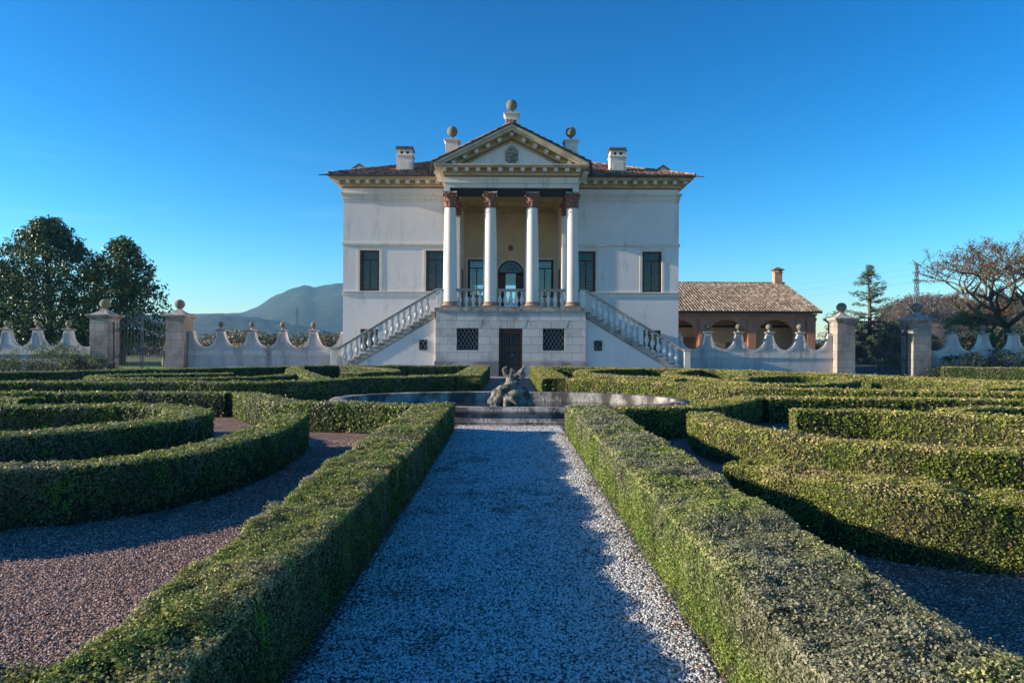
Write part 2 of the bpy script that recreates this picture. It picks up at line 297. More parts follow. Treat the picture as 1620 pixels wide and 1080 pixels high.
# ------------------------------------------------------------------ hedges
def smooth_path(pts, step=.12):
    P = [np.array(p, float) for p in pts]
    if len(P) > 2:
        Q = [2*P[0]-P[1]]+P+[2*P[-1]-P[-2]]; out = []
        for i in range(1, len(Q)-2):
            for t in np.linspace(0, 1, 12, endpoint=False):
                out.append(.5*((2*Q[i])+(-Q[i-1]+Q[i+1])*t+(2*Q[i-1]-5*Q[i]+4*Q[i+1]-Q[i+2])*t*t+(-Q[i-1]+3*Q[i]-3*Q[i+1]+Q[i+2])*t**3))
        out.append(P[-1])
    else: out = P
    out = np.array(out); d = np.r_[0, np.cumsum(np.linalg.norm(np.diff(out, axis=0), axis=1))]
    n = max(3, int(d[-1]/step)+1); s = np.linspace(0, d[-1], n)
    return np.c_[np.interp(s, d, out[:,0]), np.interp(s, d, out[:,1])], d[-1]
def hedge(pts, w, h, label, mat, group='clipped box hedges of the parterre', seed=None, rough=.015, name='box_hedge', quality=1.0, taper=None, rbase=.32):
    C, L = smooth_path(pts); n = len(C)
    if mat is M['hedge_l']: rbase = .26  # green box leaves start darker: shade of the hedge sides put into colour
    T = unit(np.gradient(C, axis=0)); Nr = np.c_[T[:,1], -T[:,0]]       # right normal
    seed = seed if seed is not None else float(rng.uniform(0, 50)); rr = .045
    # cross-section: (offset, height, normal offset, normal up)
    sec = [(-w/2,0,-1,0),(-w/2,h*.33,-1,0),(-w/2,h*.66,-1,0),(-w/2,h-rr,-1,.2),(-w/2+rr*.3,h-rr*.3,-.7,.7),(-w/2+rr,h,-.2,1),(-w/6,h,0,1),(w/6,h,0,1),(w/2-rr,h,.2,1),(w/2-rr*.3,h-rr*.3,.7,.7),(w/2,h-rr,1,.2),(w/2,h*.66,1,0),(w/2,h*.33,1,0),(w/2,0,1,0)]
    m = len(sec); SO = np.array(sec)
    def place(Cc, Nn, off, ht, no, nu):
        if taper: off = off*np.interp(Cc[:,1], [taper[0], taper[2]], [taper[1], taper[3]])
        P = np.c_[Cc+Nn*off[:,None], ht]; Nv = np.c_[Nn*no[:,None], nu]; Nv = unit(Nv)
        lift = np.clip(ht/h, 0, 1)
        d = rough*(nz(P, 2.6, seed)+.6*nz(P, 7.0, seed+3))+ .012*nz(P, 19.0, seed+9)
        P = P+Nv*(d*(.4+.6*lift))[:,None]
        P[:,2] += .014*nz(P*np.array([1,1,0]), .9, seed+5)*lift
        P[:,2] = np.maximum(P[:,2], .002); return P, Nv
    K = np.repeat(np.arange(n), m); S = np.tile(np.arange(m), n)
    V, _ = place(C[K], Nr[K], SO[S,0]*.965, SO[S,1]*.97, SO[S,2], SO[S,3])
    i, j = np.meshgrid(np.arange(n-1), np.arange(m-1), indexing='ij'); i = i.ravel(); j = j.ravel()
    Q = np.c_[i*m+j, i*m+j+1, (i+1)*m+j+1, (i+1)*m+j]
    caps = []
    for base in (0, (n-1)*m):                       # end caps as strips
        for q in range(m//2-1): caps.append((base+q, base+q+1, base+m-2-q, base+m-1-q))
    Q = np.vstack([Q, np.array(caps)]); nv0 = len(V); nf0 = len(Q)
    # leaves
    dist = np.hypot(C[:,0], C[:,1]); seglen = L/(n-1)
    size = np.clip(.0033*dist, .0165, .05)/quality**.5
    lenS = np.linalg.norm(np.diff(SO[:,:2], axis=0), axis=1); per = lenS.sum()
    dens = 5.0/size**2
    cnt = dens*per*seglen; tot = int(cnt.sum()); pr = cnt/cnt.sum()
    k = rng.choice(n, size=tot, p=pr); t = rng.uniform(-.5, .5, tot)
    kk = np.clip(k+t, 0, n-1); k0 = np.floor(kk).astype(int); k1 = np.minimum(k0+1, n-1); ft = (kk-k0)[:,None]
    Cc = C[k0]*(1-ft)+C[k1]*ft; Nn = unit(Nr[k0]*(1-ft)+Nr[k1]*ft)
    cs = np.r_[0, np.cumsum(lenS)]; u = rng.uniform(0, per, tot); si = np.clip(np.searchsorted(cs, u)-1, 0, m-2); fs = (u-cs[si])/lenS[si]
    sv = SO[si]*(1-fs)[:,None]+SO[si+1]*fs[:,None]
    P, Nv = place(Cc, Nn, sv[:,0], sv[:,1], sv[:,2], sv[:,3]); Sz = size[k]
    view = np.array([0,0,H])-P; facing = (Nv*view).sum(1) > -.1
    keep = facing | (rng.uniform(size=tot) < .3)
    gap = nz(P, 9.0, seed+21)+.7*nz(P, 23.0, seed+4)
    keep &= ~((gap > .75) & (rng.uniform(size=tot) < .82))
    low = P[:,2] < .10+.06*nz(P, 4, seed)
    keep &= ~(low & (rng.uniform(size=tot) < .6))
    P, Nv, Sz = P[keep], Nv[keep], Sz[keep]
    Es, En, Ez = [], [], []
    for e, sg in ((0,-1),(n-1,1)):                  # end faces
        ce = int(dens[e]*w*h); off = rng.uniform(-w/2, w/2, ce); ht = rng.uniform(0, h, ce)
        p = np.c_[C[e]+Nr[e]*off[:,None], ht]; nv = np.tile(np.r_[T[e]*sg, .1], (ce,1))
        p = p+nv*(.018*nz(p, 3, seed)+.012*nz(p, 15, seed+2))[:,None]; Es.append(p); En.append(nv); Ez.append(np.full(ce, size[e]))
    P = np.vstack([P]+Es); Nv = np.vstack([Nv]+En); Sz = np.r_[Sz, np.concatenate(Ez)]
    nn = len(P); P = P+Nv*(rng.uniform(-.016, .010, nn)+.7*Sz*np.maximum(0, rng.normal(size=nn)-1.0)*.7)[:,None]
    top = Nv[:,2] > .5
    stick = top & (rng.uniform(size=nn) < .012)        # stray shoots
    P[stick, 2] += rng.uniform(.005, .035, stick.sum())
    tuft = top & (nz(P*np.array([1,1,0]), 3.1, seed+31)+.5*nz(P*np.array([1,1,0]), 9.0, seed+2) > .95)
    P[tuft, 2] += rng.uniform(0, .055, tuft.sum())
    LV, LQ = leaves(P, Nv, Sz*rng.uniform(.5, 1.5, nn), .62)
    R = np.clip(rbase+(.42 if mat is M['hedge_l'] else .34)*(Nv[:,2] > .5)+.16*nz(P, 5, seed+7)+rng.normal(size=nn)*.19, 0, 1)  # tops paler: straw-dry clipped tips, with sunlit brightness put into the colour
    VV = np.vstack([V, LV]); VV[:,2] = np.maximum(VV[:,2], .003)
    org = (float(C[:,0].mean()), float(C[:,1].mean()), 0)
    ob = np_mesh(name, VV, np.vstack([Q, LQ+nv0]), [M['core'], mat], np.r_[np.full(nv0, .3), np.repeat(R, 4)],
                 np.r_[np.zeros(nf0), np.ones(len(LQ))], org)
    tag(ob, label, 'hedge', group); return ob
def sc_(pts, k): return [(x*k, y*k) for x, y in pts]
HN = .51; HF = .60
ML, MR, MG = M['hedge_l'], M['hedge_r'], M['hedge_grey']
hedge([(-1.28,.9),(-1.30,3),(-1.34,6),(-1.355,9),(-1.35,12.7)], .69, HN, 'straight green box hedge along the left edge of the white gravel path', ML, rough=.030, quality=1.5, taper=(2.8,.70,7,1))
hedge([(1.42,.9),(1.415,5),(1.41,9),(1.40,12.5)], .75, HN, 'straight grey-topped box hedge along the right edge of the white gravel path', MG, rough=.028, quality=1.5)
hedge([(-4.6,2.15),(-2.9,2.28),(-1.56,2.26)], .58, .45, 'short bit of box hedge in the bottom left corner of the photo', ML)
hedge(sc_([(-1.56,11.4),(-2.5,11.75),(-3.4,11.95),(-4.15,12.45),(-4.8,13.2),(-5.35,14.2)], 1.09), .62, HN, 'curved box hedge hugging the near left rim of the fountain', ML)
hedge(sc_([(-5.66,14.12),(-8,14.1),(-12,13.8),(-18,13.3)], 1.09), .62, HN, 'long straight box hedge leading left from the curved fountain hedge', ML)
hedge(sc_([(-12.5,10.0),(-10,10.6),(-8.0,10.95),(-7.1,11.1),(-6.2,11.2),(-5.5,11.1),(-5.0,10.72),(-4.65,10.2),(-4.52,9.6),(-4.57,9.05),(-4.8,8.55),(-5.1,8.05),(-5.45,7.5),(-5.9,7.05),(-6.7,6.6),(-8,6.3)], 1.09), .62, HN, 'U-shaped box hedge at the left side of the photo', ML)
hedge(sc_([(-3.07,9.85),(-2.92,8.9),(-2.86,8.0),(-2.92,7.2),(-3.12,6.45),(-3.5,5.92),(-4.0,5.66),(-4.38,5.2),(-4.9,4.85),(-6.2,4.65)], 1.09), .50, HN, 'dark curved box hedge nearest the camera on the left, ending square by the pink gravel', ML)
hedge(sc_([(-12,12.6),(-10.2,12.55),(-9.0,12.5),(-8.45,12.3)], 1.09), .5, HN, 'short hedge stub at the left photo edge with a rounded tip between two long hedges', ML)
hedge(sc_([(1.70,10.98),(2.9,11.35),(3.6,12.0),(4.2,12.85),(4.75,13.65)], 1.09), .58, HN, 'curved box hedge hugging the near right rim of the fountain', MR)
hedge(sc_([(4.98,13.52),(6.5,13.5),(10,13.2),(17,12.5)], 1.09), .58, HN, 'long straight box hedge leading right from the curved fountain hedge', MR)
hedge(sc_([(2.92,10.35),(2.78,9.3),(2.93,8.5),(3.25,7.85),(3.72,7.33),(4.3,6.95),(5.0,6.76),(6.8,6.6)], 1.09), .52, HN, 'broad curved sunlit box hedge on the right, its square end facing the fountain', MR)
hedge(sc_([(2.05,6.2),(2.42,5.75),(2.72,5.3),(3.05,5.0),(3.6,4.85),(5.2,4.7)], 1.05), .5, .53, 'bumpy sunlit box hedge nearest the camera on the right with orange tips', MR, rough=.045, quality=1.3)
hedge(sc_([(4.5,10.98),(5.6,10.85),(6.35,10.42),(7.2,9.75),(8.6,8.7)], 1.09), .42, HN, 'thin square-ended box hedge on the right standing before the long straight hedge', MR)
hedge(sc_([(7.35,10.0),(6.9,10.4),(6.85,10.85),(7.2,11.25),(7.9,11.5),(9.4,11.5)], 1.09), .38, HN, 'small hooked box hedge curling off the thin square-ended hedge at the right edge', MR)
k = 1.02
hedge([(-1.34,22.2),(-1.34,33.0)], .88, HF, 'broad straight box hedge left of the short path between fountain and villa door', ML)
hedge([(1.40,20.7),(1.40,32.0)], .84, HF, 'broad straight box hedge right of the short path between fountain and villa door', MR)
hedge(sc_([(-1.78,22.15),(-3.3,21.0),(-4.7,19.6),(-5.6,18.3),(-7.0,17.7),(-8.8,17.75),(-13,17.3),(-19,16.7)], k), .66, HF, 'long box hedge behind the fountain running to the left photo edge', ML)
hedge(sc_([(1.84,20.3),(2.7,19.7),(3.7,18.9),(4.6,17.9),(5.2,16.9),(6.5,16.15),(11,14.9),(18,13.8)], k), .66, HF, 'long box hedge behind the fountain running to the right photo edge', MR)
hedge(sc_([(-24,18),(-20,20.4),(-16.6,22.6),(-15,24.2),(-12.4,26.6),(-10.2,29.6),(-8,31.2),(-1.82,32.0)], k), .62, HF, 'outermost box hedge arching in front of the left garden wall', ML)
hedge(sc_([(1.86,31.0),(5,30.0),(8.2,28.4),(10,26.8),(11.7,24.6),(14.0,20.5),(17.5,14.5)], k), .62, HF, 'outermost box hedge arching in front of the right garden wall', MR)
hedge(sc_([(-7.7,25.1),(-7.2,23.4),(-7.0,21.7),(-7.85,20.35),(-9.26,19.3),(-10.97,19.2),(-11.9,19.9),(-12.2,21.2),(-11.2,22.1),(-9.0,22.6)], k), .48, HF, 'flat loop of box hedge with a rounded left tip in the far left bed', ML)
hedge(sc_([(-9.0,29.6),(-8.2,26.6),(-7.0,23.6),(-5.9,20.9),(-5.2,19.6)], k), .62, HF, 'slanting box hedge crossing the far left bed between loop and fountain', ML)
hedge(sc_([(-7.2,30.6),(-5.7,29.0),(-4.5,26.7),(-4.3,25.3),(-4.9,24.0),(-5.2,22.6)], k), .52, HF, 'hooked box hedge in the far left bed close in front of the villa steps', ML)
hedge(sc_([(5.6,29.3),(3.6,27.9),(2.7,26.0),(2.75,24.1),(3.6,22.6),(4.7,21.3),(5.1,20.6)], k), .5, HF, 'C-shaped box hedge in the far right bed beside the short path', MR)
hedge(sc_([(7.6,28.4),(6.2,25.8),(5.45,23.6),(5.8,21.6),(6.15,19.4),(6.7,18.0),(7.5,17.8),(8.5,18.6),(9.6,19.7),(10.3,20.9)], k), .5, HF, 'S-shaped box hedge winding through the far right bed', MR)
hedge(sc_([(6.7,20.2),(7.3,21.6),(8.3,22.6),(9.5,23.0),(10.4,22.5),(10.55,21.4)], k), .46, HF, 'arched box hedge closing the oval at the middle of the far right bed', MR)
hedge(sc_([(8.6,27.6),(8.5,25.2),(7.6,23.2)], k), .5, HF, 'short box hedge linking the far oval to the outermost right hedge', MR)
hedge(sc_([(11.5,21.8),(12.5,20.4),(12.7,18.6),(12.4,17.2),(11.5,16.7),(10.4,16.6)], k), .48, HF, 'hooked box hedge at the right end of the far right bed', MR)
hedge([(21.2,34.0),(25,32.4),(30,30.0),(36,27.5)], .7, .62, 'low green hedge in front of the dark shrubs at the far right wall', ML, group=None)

# ------------------------------------------------------------------ ground, gravel, paths
def ground_mat():
    m, nt = new_mat('field_grass_soil'); p = pos(nt)
    col = ramp(nt, [(.3, (.10, .12, .035)), (.5, (.16, .17, .06)), (.7, (.24, .20, .11))], noise(nt, p, .08, 8, .65))
    col = mixc(nt, maprange(nt, noise(nt, p, 3, 6, .7), .4, .7, 0, .5), col, (.08, .11, .03))
    finish(nt, col, .95, noise(nt, p, 20, 5), .5, .05); return m
def gravel_mat(name, stops, scale, dark, warm=None, dirt=(.50,.66)):
    m, nt = new_mat(name); p = pos(nt)
    wn = N(nt, 'ShaderNodeTexNoise', i_Scale=scale*.6); nt.links.new(p, wn.inputs['Vector'])
    v = N(nt, 'ShaderNodeTexVoronoi', i_Scale=scale, i_Randomness=1.0); nt.links.new(p, v.inputs['Vector'])
    s = N(nt, 'ShaderNodeSeparateColor'); nt.links.new(v.outputs['Color'], s.inputs[0])
    col = ramp(nt, stops, s.outputs[0])
    edge = maprange(nt, v.outputs['Distance'], .32, .5)
    col = mixc(nt, maprange(nt, edge, 0, 1, 0, .75), col, dark)
    col = mixc(nt, maprange(nt, noise(nt, p, 3.2, 8, .75), dirt[0], dirt[1], 0, .9), col, dark)
    if warm: col = mixc(nt, maprange(nt, noise(nt, p, 1.1, 5, .7), .45, .7, 0, .5), col, warm)
    inv = N(nt, 'ShaderNodeMath', operation='SUBTRACT'); inv.inputs[0].default_value = 1; nt.links.new(v.outputs['Distance'], inv.inputs[1])
    finish(nt, col, .85, inv.outputs[0], .8, .012); return m
WST = [(0, (.06, .055, .05)), (.2, (.24, .225, .21)), (.45, (.60, .58, .55)), (.75, (.80, .78, .75)), (1, (.90, .88, .86))]
PST = [(0, (.09, .045, .04)), (.3, (.28, .155, .125)), (.65, (.48, .30, .245)), (1, (.70, .52, .44))]
M['ground'] = ground_mat()
M['gravel_white'] = gravel_mat('white_gravel', WST, 45, (.035, .03, .025))
M['gravel_pink'] = gravel_mat('pink_gravel', PST, 62, (.05, .035, .03))
def stone_piece_mat(name, stops):
    m, nt = new_mat(name); finish(nt, ramp(nt, stops, attr(nt)), .75, spec=.3); return m
M['peb_w'] = stone_piece_mat('white_pebble', WST); M['peb_p'] = stone_piece_mat('pink_pebble', PST)
def sheet(name, x0, x1, y0, y1, z, mat):
    mb = MB(); mb.quad((x0,y0,z),(x1,y0,z),(x1,y1,z),(x0,y1,z)); return tag(mb.build(name, mat, org=((x0+x1)/2,(y0+y1)/2,z)), kind='structure')
sheet('ground', -4000, 4000, -300, 6000, -.012, M['ground'])
sheet('garden_gravel', -34, 34, -6, 60, -.006, M['gravel_pink'])
sheet('gravel_path', -1.02, 1.05, -6, 35.2, 0, M['gravel_white'])
def pebbles(name, n, x0, x1, y0, y1, smin, smax, mat, label, pw=1.6):
    t = rng.uniform(0, 1, n)**pw; y = y0+(y1-y0)*t; x = rng.uniform(x0, x1, n)
    s = rng.uniform(smin, smax, n)*(1+y*.06)
    nn_ = nz(np.c_[x,y,x*0], 1.3, 2)+.8*nz(np.c_[x,y,x*0], 4.1, 7)+.5*nz(np.c_[x,y,x*0], 11, 5); keep = nn_ < .55+rng.normal(size=n)*.35; x, y, s = x[keep], y[keep], s[keep]; n = len(x)
    P = np.c_[x, y, s*.10]
    base = np.array([(1,0,0),(.3,.85,0),(-.8,.5,0),(-.75,-.6,0),(.35,-.9,0),(.1,.05,1)])
    ang = rng.uniform(0, 2*PI, n); ca, sa = np.cos(ang), np.sin(ang)
    V = np.empty((n,6,3)); st = rng.uniform(.6, 1.0, n); hh = rng.uniform(.5, 1.1, n)
    for i, b in enumerate(base):
        bx = b[0]*s*.5*rng.uniform(.8, 1.2, n); by = b[1]*s*.5*st*rng.uniform(.8, 1.2, n)
        V[:,i,0] = P[:,0]+bx*ca-by*sa; V[:,i,1] = P[:,1]+bx*sa+by*ca; V[:,i,2] = (.001 if i < 5 else 0)+(b[2]*s*.5*hh if i == 5 else 0)
    V[:,5,0] += rng.uniform(-.2,.2,n)*s; V[:,5,1] += rng.uniform(-.2,.2,n)*s
    F_ = np.array([(0,1,5),(1,2,5),(2,3,5),(3,4,5),(4,0,5)])
    Q = (np.arange(n)[:,None,None]*6+F_[None]).reshape(-1,3)
    o = np_mesh(name, V.reshape(-1,3), Q, [mat], np.repeat(np.clip(rng.normal(.52,.30,n),0,1), 6))
    return tag(o, label, 'gravel', kind='stuff')
pebbles('loose_gravel', 125000, -.98, 1.02, 2.2, 13.75, .009, .019, M['peb_w'], 'loose white pebbles covering the central path')
pebbles('loose_gravel', 65000, -4.8, -1.62, 3.0, 11.5, .008, .017, M['peb_p'], 'loose pink gravel between the left hedges')
pebbles('loose_gravel', 16000, 1.82, 4.0, 3.6, 11.5, .009, .017, M['peb_p'], 'loose pink gravel between the right hedges')
def litter(n, xr, yr, label, s=.022):
    x = np.clip(rng.normal((xr[0]+xr[1])/2, abs(xr[1]-xr[0])/3, n), -1.02, 1.05); y = rng.uniform(*yr, n); P = np.c_[x, y, rng.uniform(.006,.014,n)]
    V, Q = leaves(P, np.tile((0,0,1.), (n,1)), rng.uniform(.5,1.3,n)*s, spread=.35)
    return tag(np_mesh('fallen_leaves', V, Q, [M['fallen']], np.repeat(rng.uniform(0,1,n),4)), label, 'leaves', kind='stuff')
litter(1600, (.92,1.04), (2.4,12.6), 'thin line of fallen leaves at the foot of the right path hedge')
litter(500, (-1.04,-.9), (2.4,12.6), 'few fallen leaves at the foot of the left path hedge')
litter(1500, (-1.2,1.2), (2.4,13.6), 'dry brown leaf scraps strewn over the white gravel path', .017)
litter(420, (-.9,.9), (13.45,13.9), 'fallen orange leaves in front of the fountain rim', .035)

# ------------------------------------------------------------------ fountain
CFX, CFY, AX, AY = .02, 16.45, 4.2, 2.5
ft = thing('fountain', 'low oval stone fountain basin on the garden axis with a worn moulded rim', 'fountain', (CFX, CFY, 0))
def oval(prof, seg=96, mbk=None):
    mb = MB(); vs = []; n = len(prof)
    for off, z in prof:
        for q in range(seg):
            a = 2*PI*q/seg; c, s = math.cos(a), math.sin(a)
            vs.append((CFX+(AX+off)*c, CFY+(AY+off)*s, z))
    mb.add(vs, [(i*seg+q, i*seg+(q+1)%seg, (i+1)*seg+(q+1)%seg, (i+1)*seg+q) for i in range(n-1) for q in range(seg)]); return mb
oval([(.16,0),(.16,.05),(.10,.06),(.08,.10),(.02,.115),(0,.14),(0,.20),(.03,.215),(.05,.24),(.05,.27),(.02,.29),(0,.315),(-.03,.33),(-.30,.33),(-.32,.32),(-.32,-.02)]).build('basin_rim', M['fountain'], ft, smooth=True)
mb = MB(); mb.lathe([(1,.0),(1,.10)], CFX, CFY, 0, 64, AX-.31, AY-.31); 
m_, nt = new_mat('basin_water'); finish(nt, ramp(nt, [(.35,(.012,.016,.014)),(.7,(.045,.045,.035))], noise(nt, pos(nt), 2.5, 6)), .12, noise(nt, pos(nt), 9, 3), .12, .01, .6); M['water'] = m_
mb.build('basin_water', M['water'], ft)
# straight moulded front of the basin
mb = MB(); prof = [(13.80,0),(13.80,.06),(13.86,.075),(13.88,.12),(13.93,.135),(13.93,.20),(13.89,.22),(13.87,.25),(13.87,.28),(13.90,.30),(13.92,.335),(14.22,.335),(14.22,0)]
mb.add([(-1.28,y,z) for y,z in prof]+[(1.32,y,z) for y,z in prof], [tuple(range(len(prof)-1,-1,-1)), tuple(range(len(prof),2*len(prof)))]+[(i,i+1,len(prof)+i+1,len(prof)+i) for i in range(len(prof)-1)])
mb.build('basin_front', M['fountain'], ft)
# statue: worn group of figures, dolphin-like beast and rocks
def sculpt(name, blobs, chains, mat, org, voxel=.016, label=None, cat=None, parent=None, dstr=.02):
    mb = MB()
    for (x,y,z,rx,ry,rz,tilt) in blobs:
        vs = []; seg, rows = 14, 10
        for i in range(rows+1):
            for q in range(seg):
                a = 2*PI*q/seg; r = max(.02, math.sin(PI*i/rows)); v = Vector((r*math.cos(a)*rx, r*math.sin(a)*ry, -math.cos(PI*i/rows)*rz))
                v.rotate(Matrix.Rotation(tilt, 3, 'Y')); vs.append((x+v.x, y+v.y, z+v.z))
        mb.add(vs, [(i*seg+q, i*seg+(q+1)%seg, (i+1)*seg+(q+1)%seg, (i+1)*seg+q) for i in range(rows) for q in range(seg)]+[tuple(range(seg-1,-1,-1)), tuple(rows*seg+q for q in range(seg))])
    for ch in chains:
        if cat == 'statue' and len(blobs) > 8: ch = [(a,b,c_,r*1.22) for a,b,c_,r in ch]
        for (a, b) in zip(ch[:-1], ch[1:]):
            mb.tube(a[:3], b[:3], a[3], b[3], 10); mb.ball(*b[:3], b[3], 10, 8)
        mb.ball(*ch[0][:3], ch[0][3], 10, 8)
    mb.v = [(x+org[0], y+org[1], z+org[2]) for x,y,z in mb.v]
    ob = mb.build(name, mat, parent, org=org)
    r = ob.modifiers.new('remesh','REMESH'); r.mode = 'VOXEL'; r.voxel_size = voxel; r.use_smooth_shade = True
    s = ob.modifiers.new('smooth','SMOOTH'); s.factor = .5; s.iterations = 2
    tx = bpy.data.textures.new(name+'_wear','CLOUDS'); tx.noise_scale = .06; tx.noise_depth = 3
    d = ob.modifiers.new('wear','DISPLACE'); d.texture = tx; d.strength = dstr; d.mid_level = .5
    if label: tag(ob, label, cat)
    return ob
sculpt('fountain_statue', [
    (.02,.1,.10,.50,.42,.14,0),(.28,.0,.24,.24,.24,.14,.2),(-.26,-.05,.28,.20,.2,.14,-.2),(.36,.05,.34,.16,.18,.12,.3),
    (-.33,-.12,.42,.11,.12,.12,.3),(-.20,-.15,.40,.16,.14,.11,.3),(.10,-.08,.44,.24,.2,.13,-.3),(.30,.02,.48,.13,.14,.10,0),
    (-.02,-.05,.62,.17,.14,.10,-.45),(.10,-.03,.68,.14,.12,.09,-.5),(.0,-.05,.76,.10,.10,.14,.25),(.04,-.04,.92,.075,.085,.085,0)],
   [[(-.02,-.05,.80,.07),(-.11,-.05,.86,.05),(-.14,-.05,.96,.05),(-.10,-.05,1.02,.025)],
    [(.06,-.05,.80,.07),(.16,-.07,.85,.055),(.24,-.08,.92,.05),(.33,-.06,1.04,.022)],
    [(.20,-.08,.86,.05),(.28,-.1,.83,.05),(.32,-.1,.9,.02)],
    [(-.10,-.2,.36,.08),(.04,-.28,.30,.07),(.14,-.30,.25,.06)],
    [(-.36,-.15,.36,.06),(-.46,-.2,.25,.06),(-.38,-.25,.21,.06)],
    [(-.30,-.22,.26,.08),(-.32,-.28,.12,.07),(-.36,-.32,.0,.06)],[(-.08,-.26,.24,.08),(-.10,-.3,.12,.06),(-.14,-.34,.0,.07)],
    [(-.3,-.1,.48,.06),(-.22,-.18,.56,.05),(-.05,-.2,.58,.05),(.1,-.15,.55,.05)],
    [(.25,-.12,.30,.08),(.42,-.1,.22,.07),(.50,0,.10,.08)],[(.2,-.2,.2,.08),(.3,-.25,.1,.09),(.1,-.25,.05,.1)]],
   M['statue'], (CFX+.02, 16.0, .06), .013, 'weathered stone figure group rising from the middle of the fountain basin', 'statue')

# ------------------------------------------------------------------ villa
YP, YF, YB, YR = 35.2, 38.0, 41.6, 54.0       # podium front, main facade, loggia back wall, rear
ZF = 3.46
vl = thing('villa', 'white two-storey villa with columned portico, pediment and twin outside stairs', 'villa', (X0, YF, 0))
def X(v): return X0+v
WX = (-7.72, -4.11, 4.11, 7.72)
wholes = [(X(w-.53), X(w+.53), 4.5, 6.72) for w in WX]+[(X(s*7.72-.5), X(s*7.72+.5), 1.2, 2.42) for s in (-1,1)]
mb = MB(); holes_wall(mb, X(-9.17), X(9.17), 0, 10.1, YF, YF+.35, wholes+[(X(-2.78), X(2.78), 0, 11)])
for s in (-1, 1):
    a, b = sorted((X(s*9.17), X(s*8.8))); mb.box(a, b, YF+.35, YR, 0, 10.1)
    a, b = sorted((X(s*2.78), X(s*3.1))); mb.box(a, b, YF+.35, YB, ZF, 10.1)
holes_wall(mb, X(-8.8), X(8.8), 0, 10.1, YR-.35, YR, [(X(-.8), X(.8), ZF, 6.2), (X(-2.7), X(-1.8), 4.2, 6.2)])
mb.build('wall', M['plaster'], vl)
# loggia back wall with arched door
mb = MB(); DR, DS = .77, 5.86
holes_wall(mb, X(-2.78), X(2.78), ZF, 9.9, YB, YB+.3, [(X(-DR), X(DR), ZF, DS+DR+.02), (X(-2.57), X(-1.51), 4.45, 6.67), (X(1.51), X(2.57), 4.45, 6.67)])
def arch_fill(mb, cx, r, zs, zt, y0, y1, n=20, rz=None):
    rz = rz or r; px = [cx-r*math.cos(PI*i/n) for i in range(n+1)]; pz = [zs+rz*math.sin(PI*i/n) for i in range(n+1)]
    for i in range(n):
        mb.quad((px[i],y0,pz[i]),(px[i+1],y0,pz[i+1]),(px[i+1],y0,zt),(px[i],y0,zt)); mb.quad((px[i+1],y1,pz[i+1]),(px[i],y1,pz[i]),(px[i],y1,zt),(px[i+1],y1,zt))
        mb.quad((px[i],y0,pz[i]),(px[i],y1,pz[i]),(px[i+1],y1,pz[i+1]),(px[i+1],y0,pz[i+1]))
def arch_ring(mb, cx, r0, r1, zs, y0, y1, n=20):
    for i in range(n):
        a, b = PI*i/n, PI*(i+1)/n
        P = [(cx-r*math.cos(t), zs+r*math.sin(t)) for r, t in ((r0,a),(r1,a),(r1,b),(r0,b))]
        mb.prism_y([P[0],P[3],P[2],P[1]], y0, y1)
arch_fill(mb, X(0), DR, DS, DS+DR+.02, YB, YB+.3)
mb.build('loggia_wall', M['cream'], vl)
mb = MB(); arch_ring(mb, X(0), DR+.003, DR+.17, DS, YB-.05, YB+.02)
for s in (-1,1):
    a, b = sorted((X(s*(DR+.003)), X(s*(DR+.17)))); mb.box(a, b, YB-.05, YB+.02, ZF, DS)
    for q in (-1,1):
        c = X(s*2.04); a, b = sorted((c+q*.533, c+q*.64)); mb.box(a, b, YB-.04, YB+.01, 4.36, 6.67)
    mb.box(c-.64, c+.64, YB-.04, YB+.01, 6.67, 6.80); mb.box(c-.66, c+.66, YB-.07, YB+.01, 4.22, 4.36)
mb.box(X(-.10), X(.10), YB-.10, YB-.052, DS+DR-.02, DS+DR+.24)
mb.build('door_surround', M['plaster_trim'], vl, bevel=.008)
mb = MB(); mb.lathe([(.17,-.03),(.17,.0),(.13,.03),(.10,.03),(.07,.0)], 0, 0, 0, 20); mb.v = [(X(0)+x, YB-.02-z, 7.37+y) for x,y,z in mb.v]
mb.build('medallion', M['terracotta'], vl)
# loggia floor, ceiling and cornice
mb = MB(); mb.box(X(-2.78), X(2.78), YF, YR-.36, ZF-.2, ZF-.004); mb.build('loggia_floor', M['stone'], vl)
mb = MB()
mb.box(X(-3.3), X(3.3), YP+.45, YB-.0, 10.02, 10.08)
for y0, y1, z0, z1, in ((YB-.12, YB-.003, 9.43, 9.52), (YB-.2, YB-.003, 9.52, 9.62), (YB-.32, YB-.003, 9.62, 9.72)):
    mb.box(X(-2.775), X(2.775), y0, y1, z0, z1)
for s in (-1,1):
    for d, z0, z1 in ((.10,9.43,9.52),(.18,9.52,9.62),(.28,9.62,9.72)):
        a, b = sorted((X(s*2.777), X(s*(2.777-d)))); mb.box(a, b, YP+.9, YB-.33, z0, z1)
n = 8
for i in range(n):   # cove
    t0, t1 = PI/2*i/n, PI/2*(i+1)/n; f = lambda t: (.9*(1-math.sin(t)), 9.72+.30*(1-math.cos(t)))
    (d0,z0),(d1,z1) = f(t0), f(t1)
    d0, d1 = .9-d0, .9-d1
    mb.quad((X(-2.78),YB-.02-d0,z0),(X(2.78),YB-.02-d0,z0),(X(2.78),YB-.02-d1,z1),(X(-2.78),YB-.02-d1,z1))
    for s in (-1,1): mb.quad((X(s*(2.775-d0)),YP+.9,z0),(X(s*(2.775-d0)),YB,z0),(X(s*(2.775-d1)),YB,z1),(X(s*(2.775-d1)),YP+.9,z1))
mb.build('loggia_ceiling', M['olive'], vl)
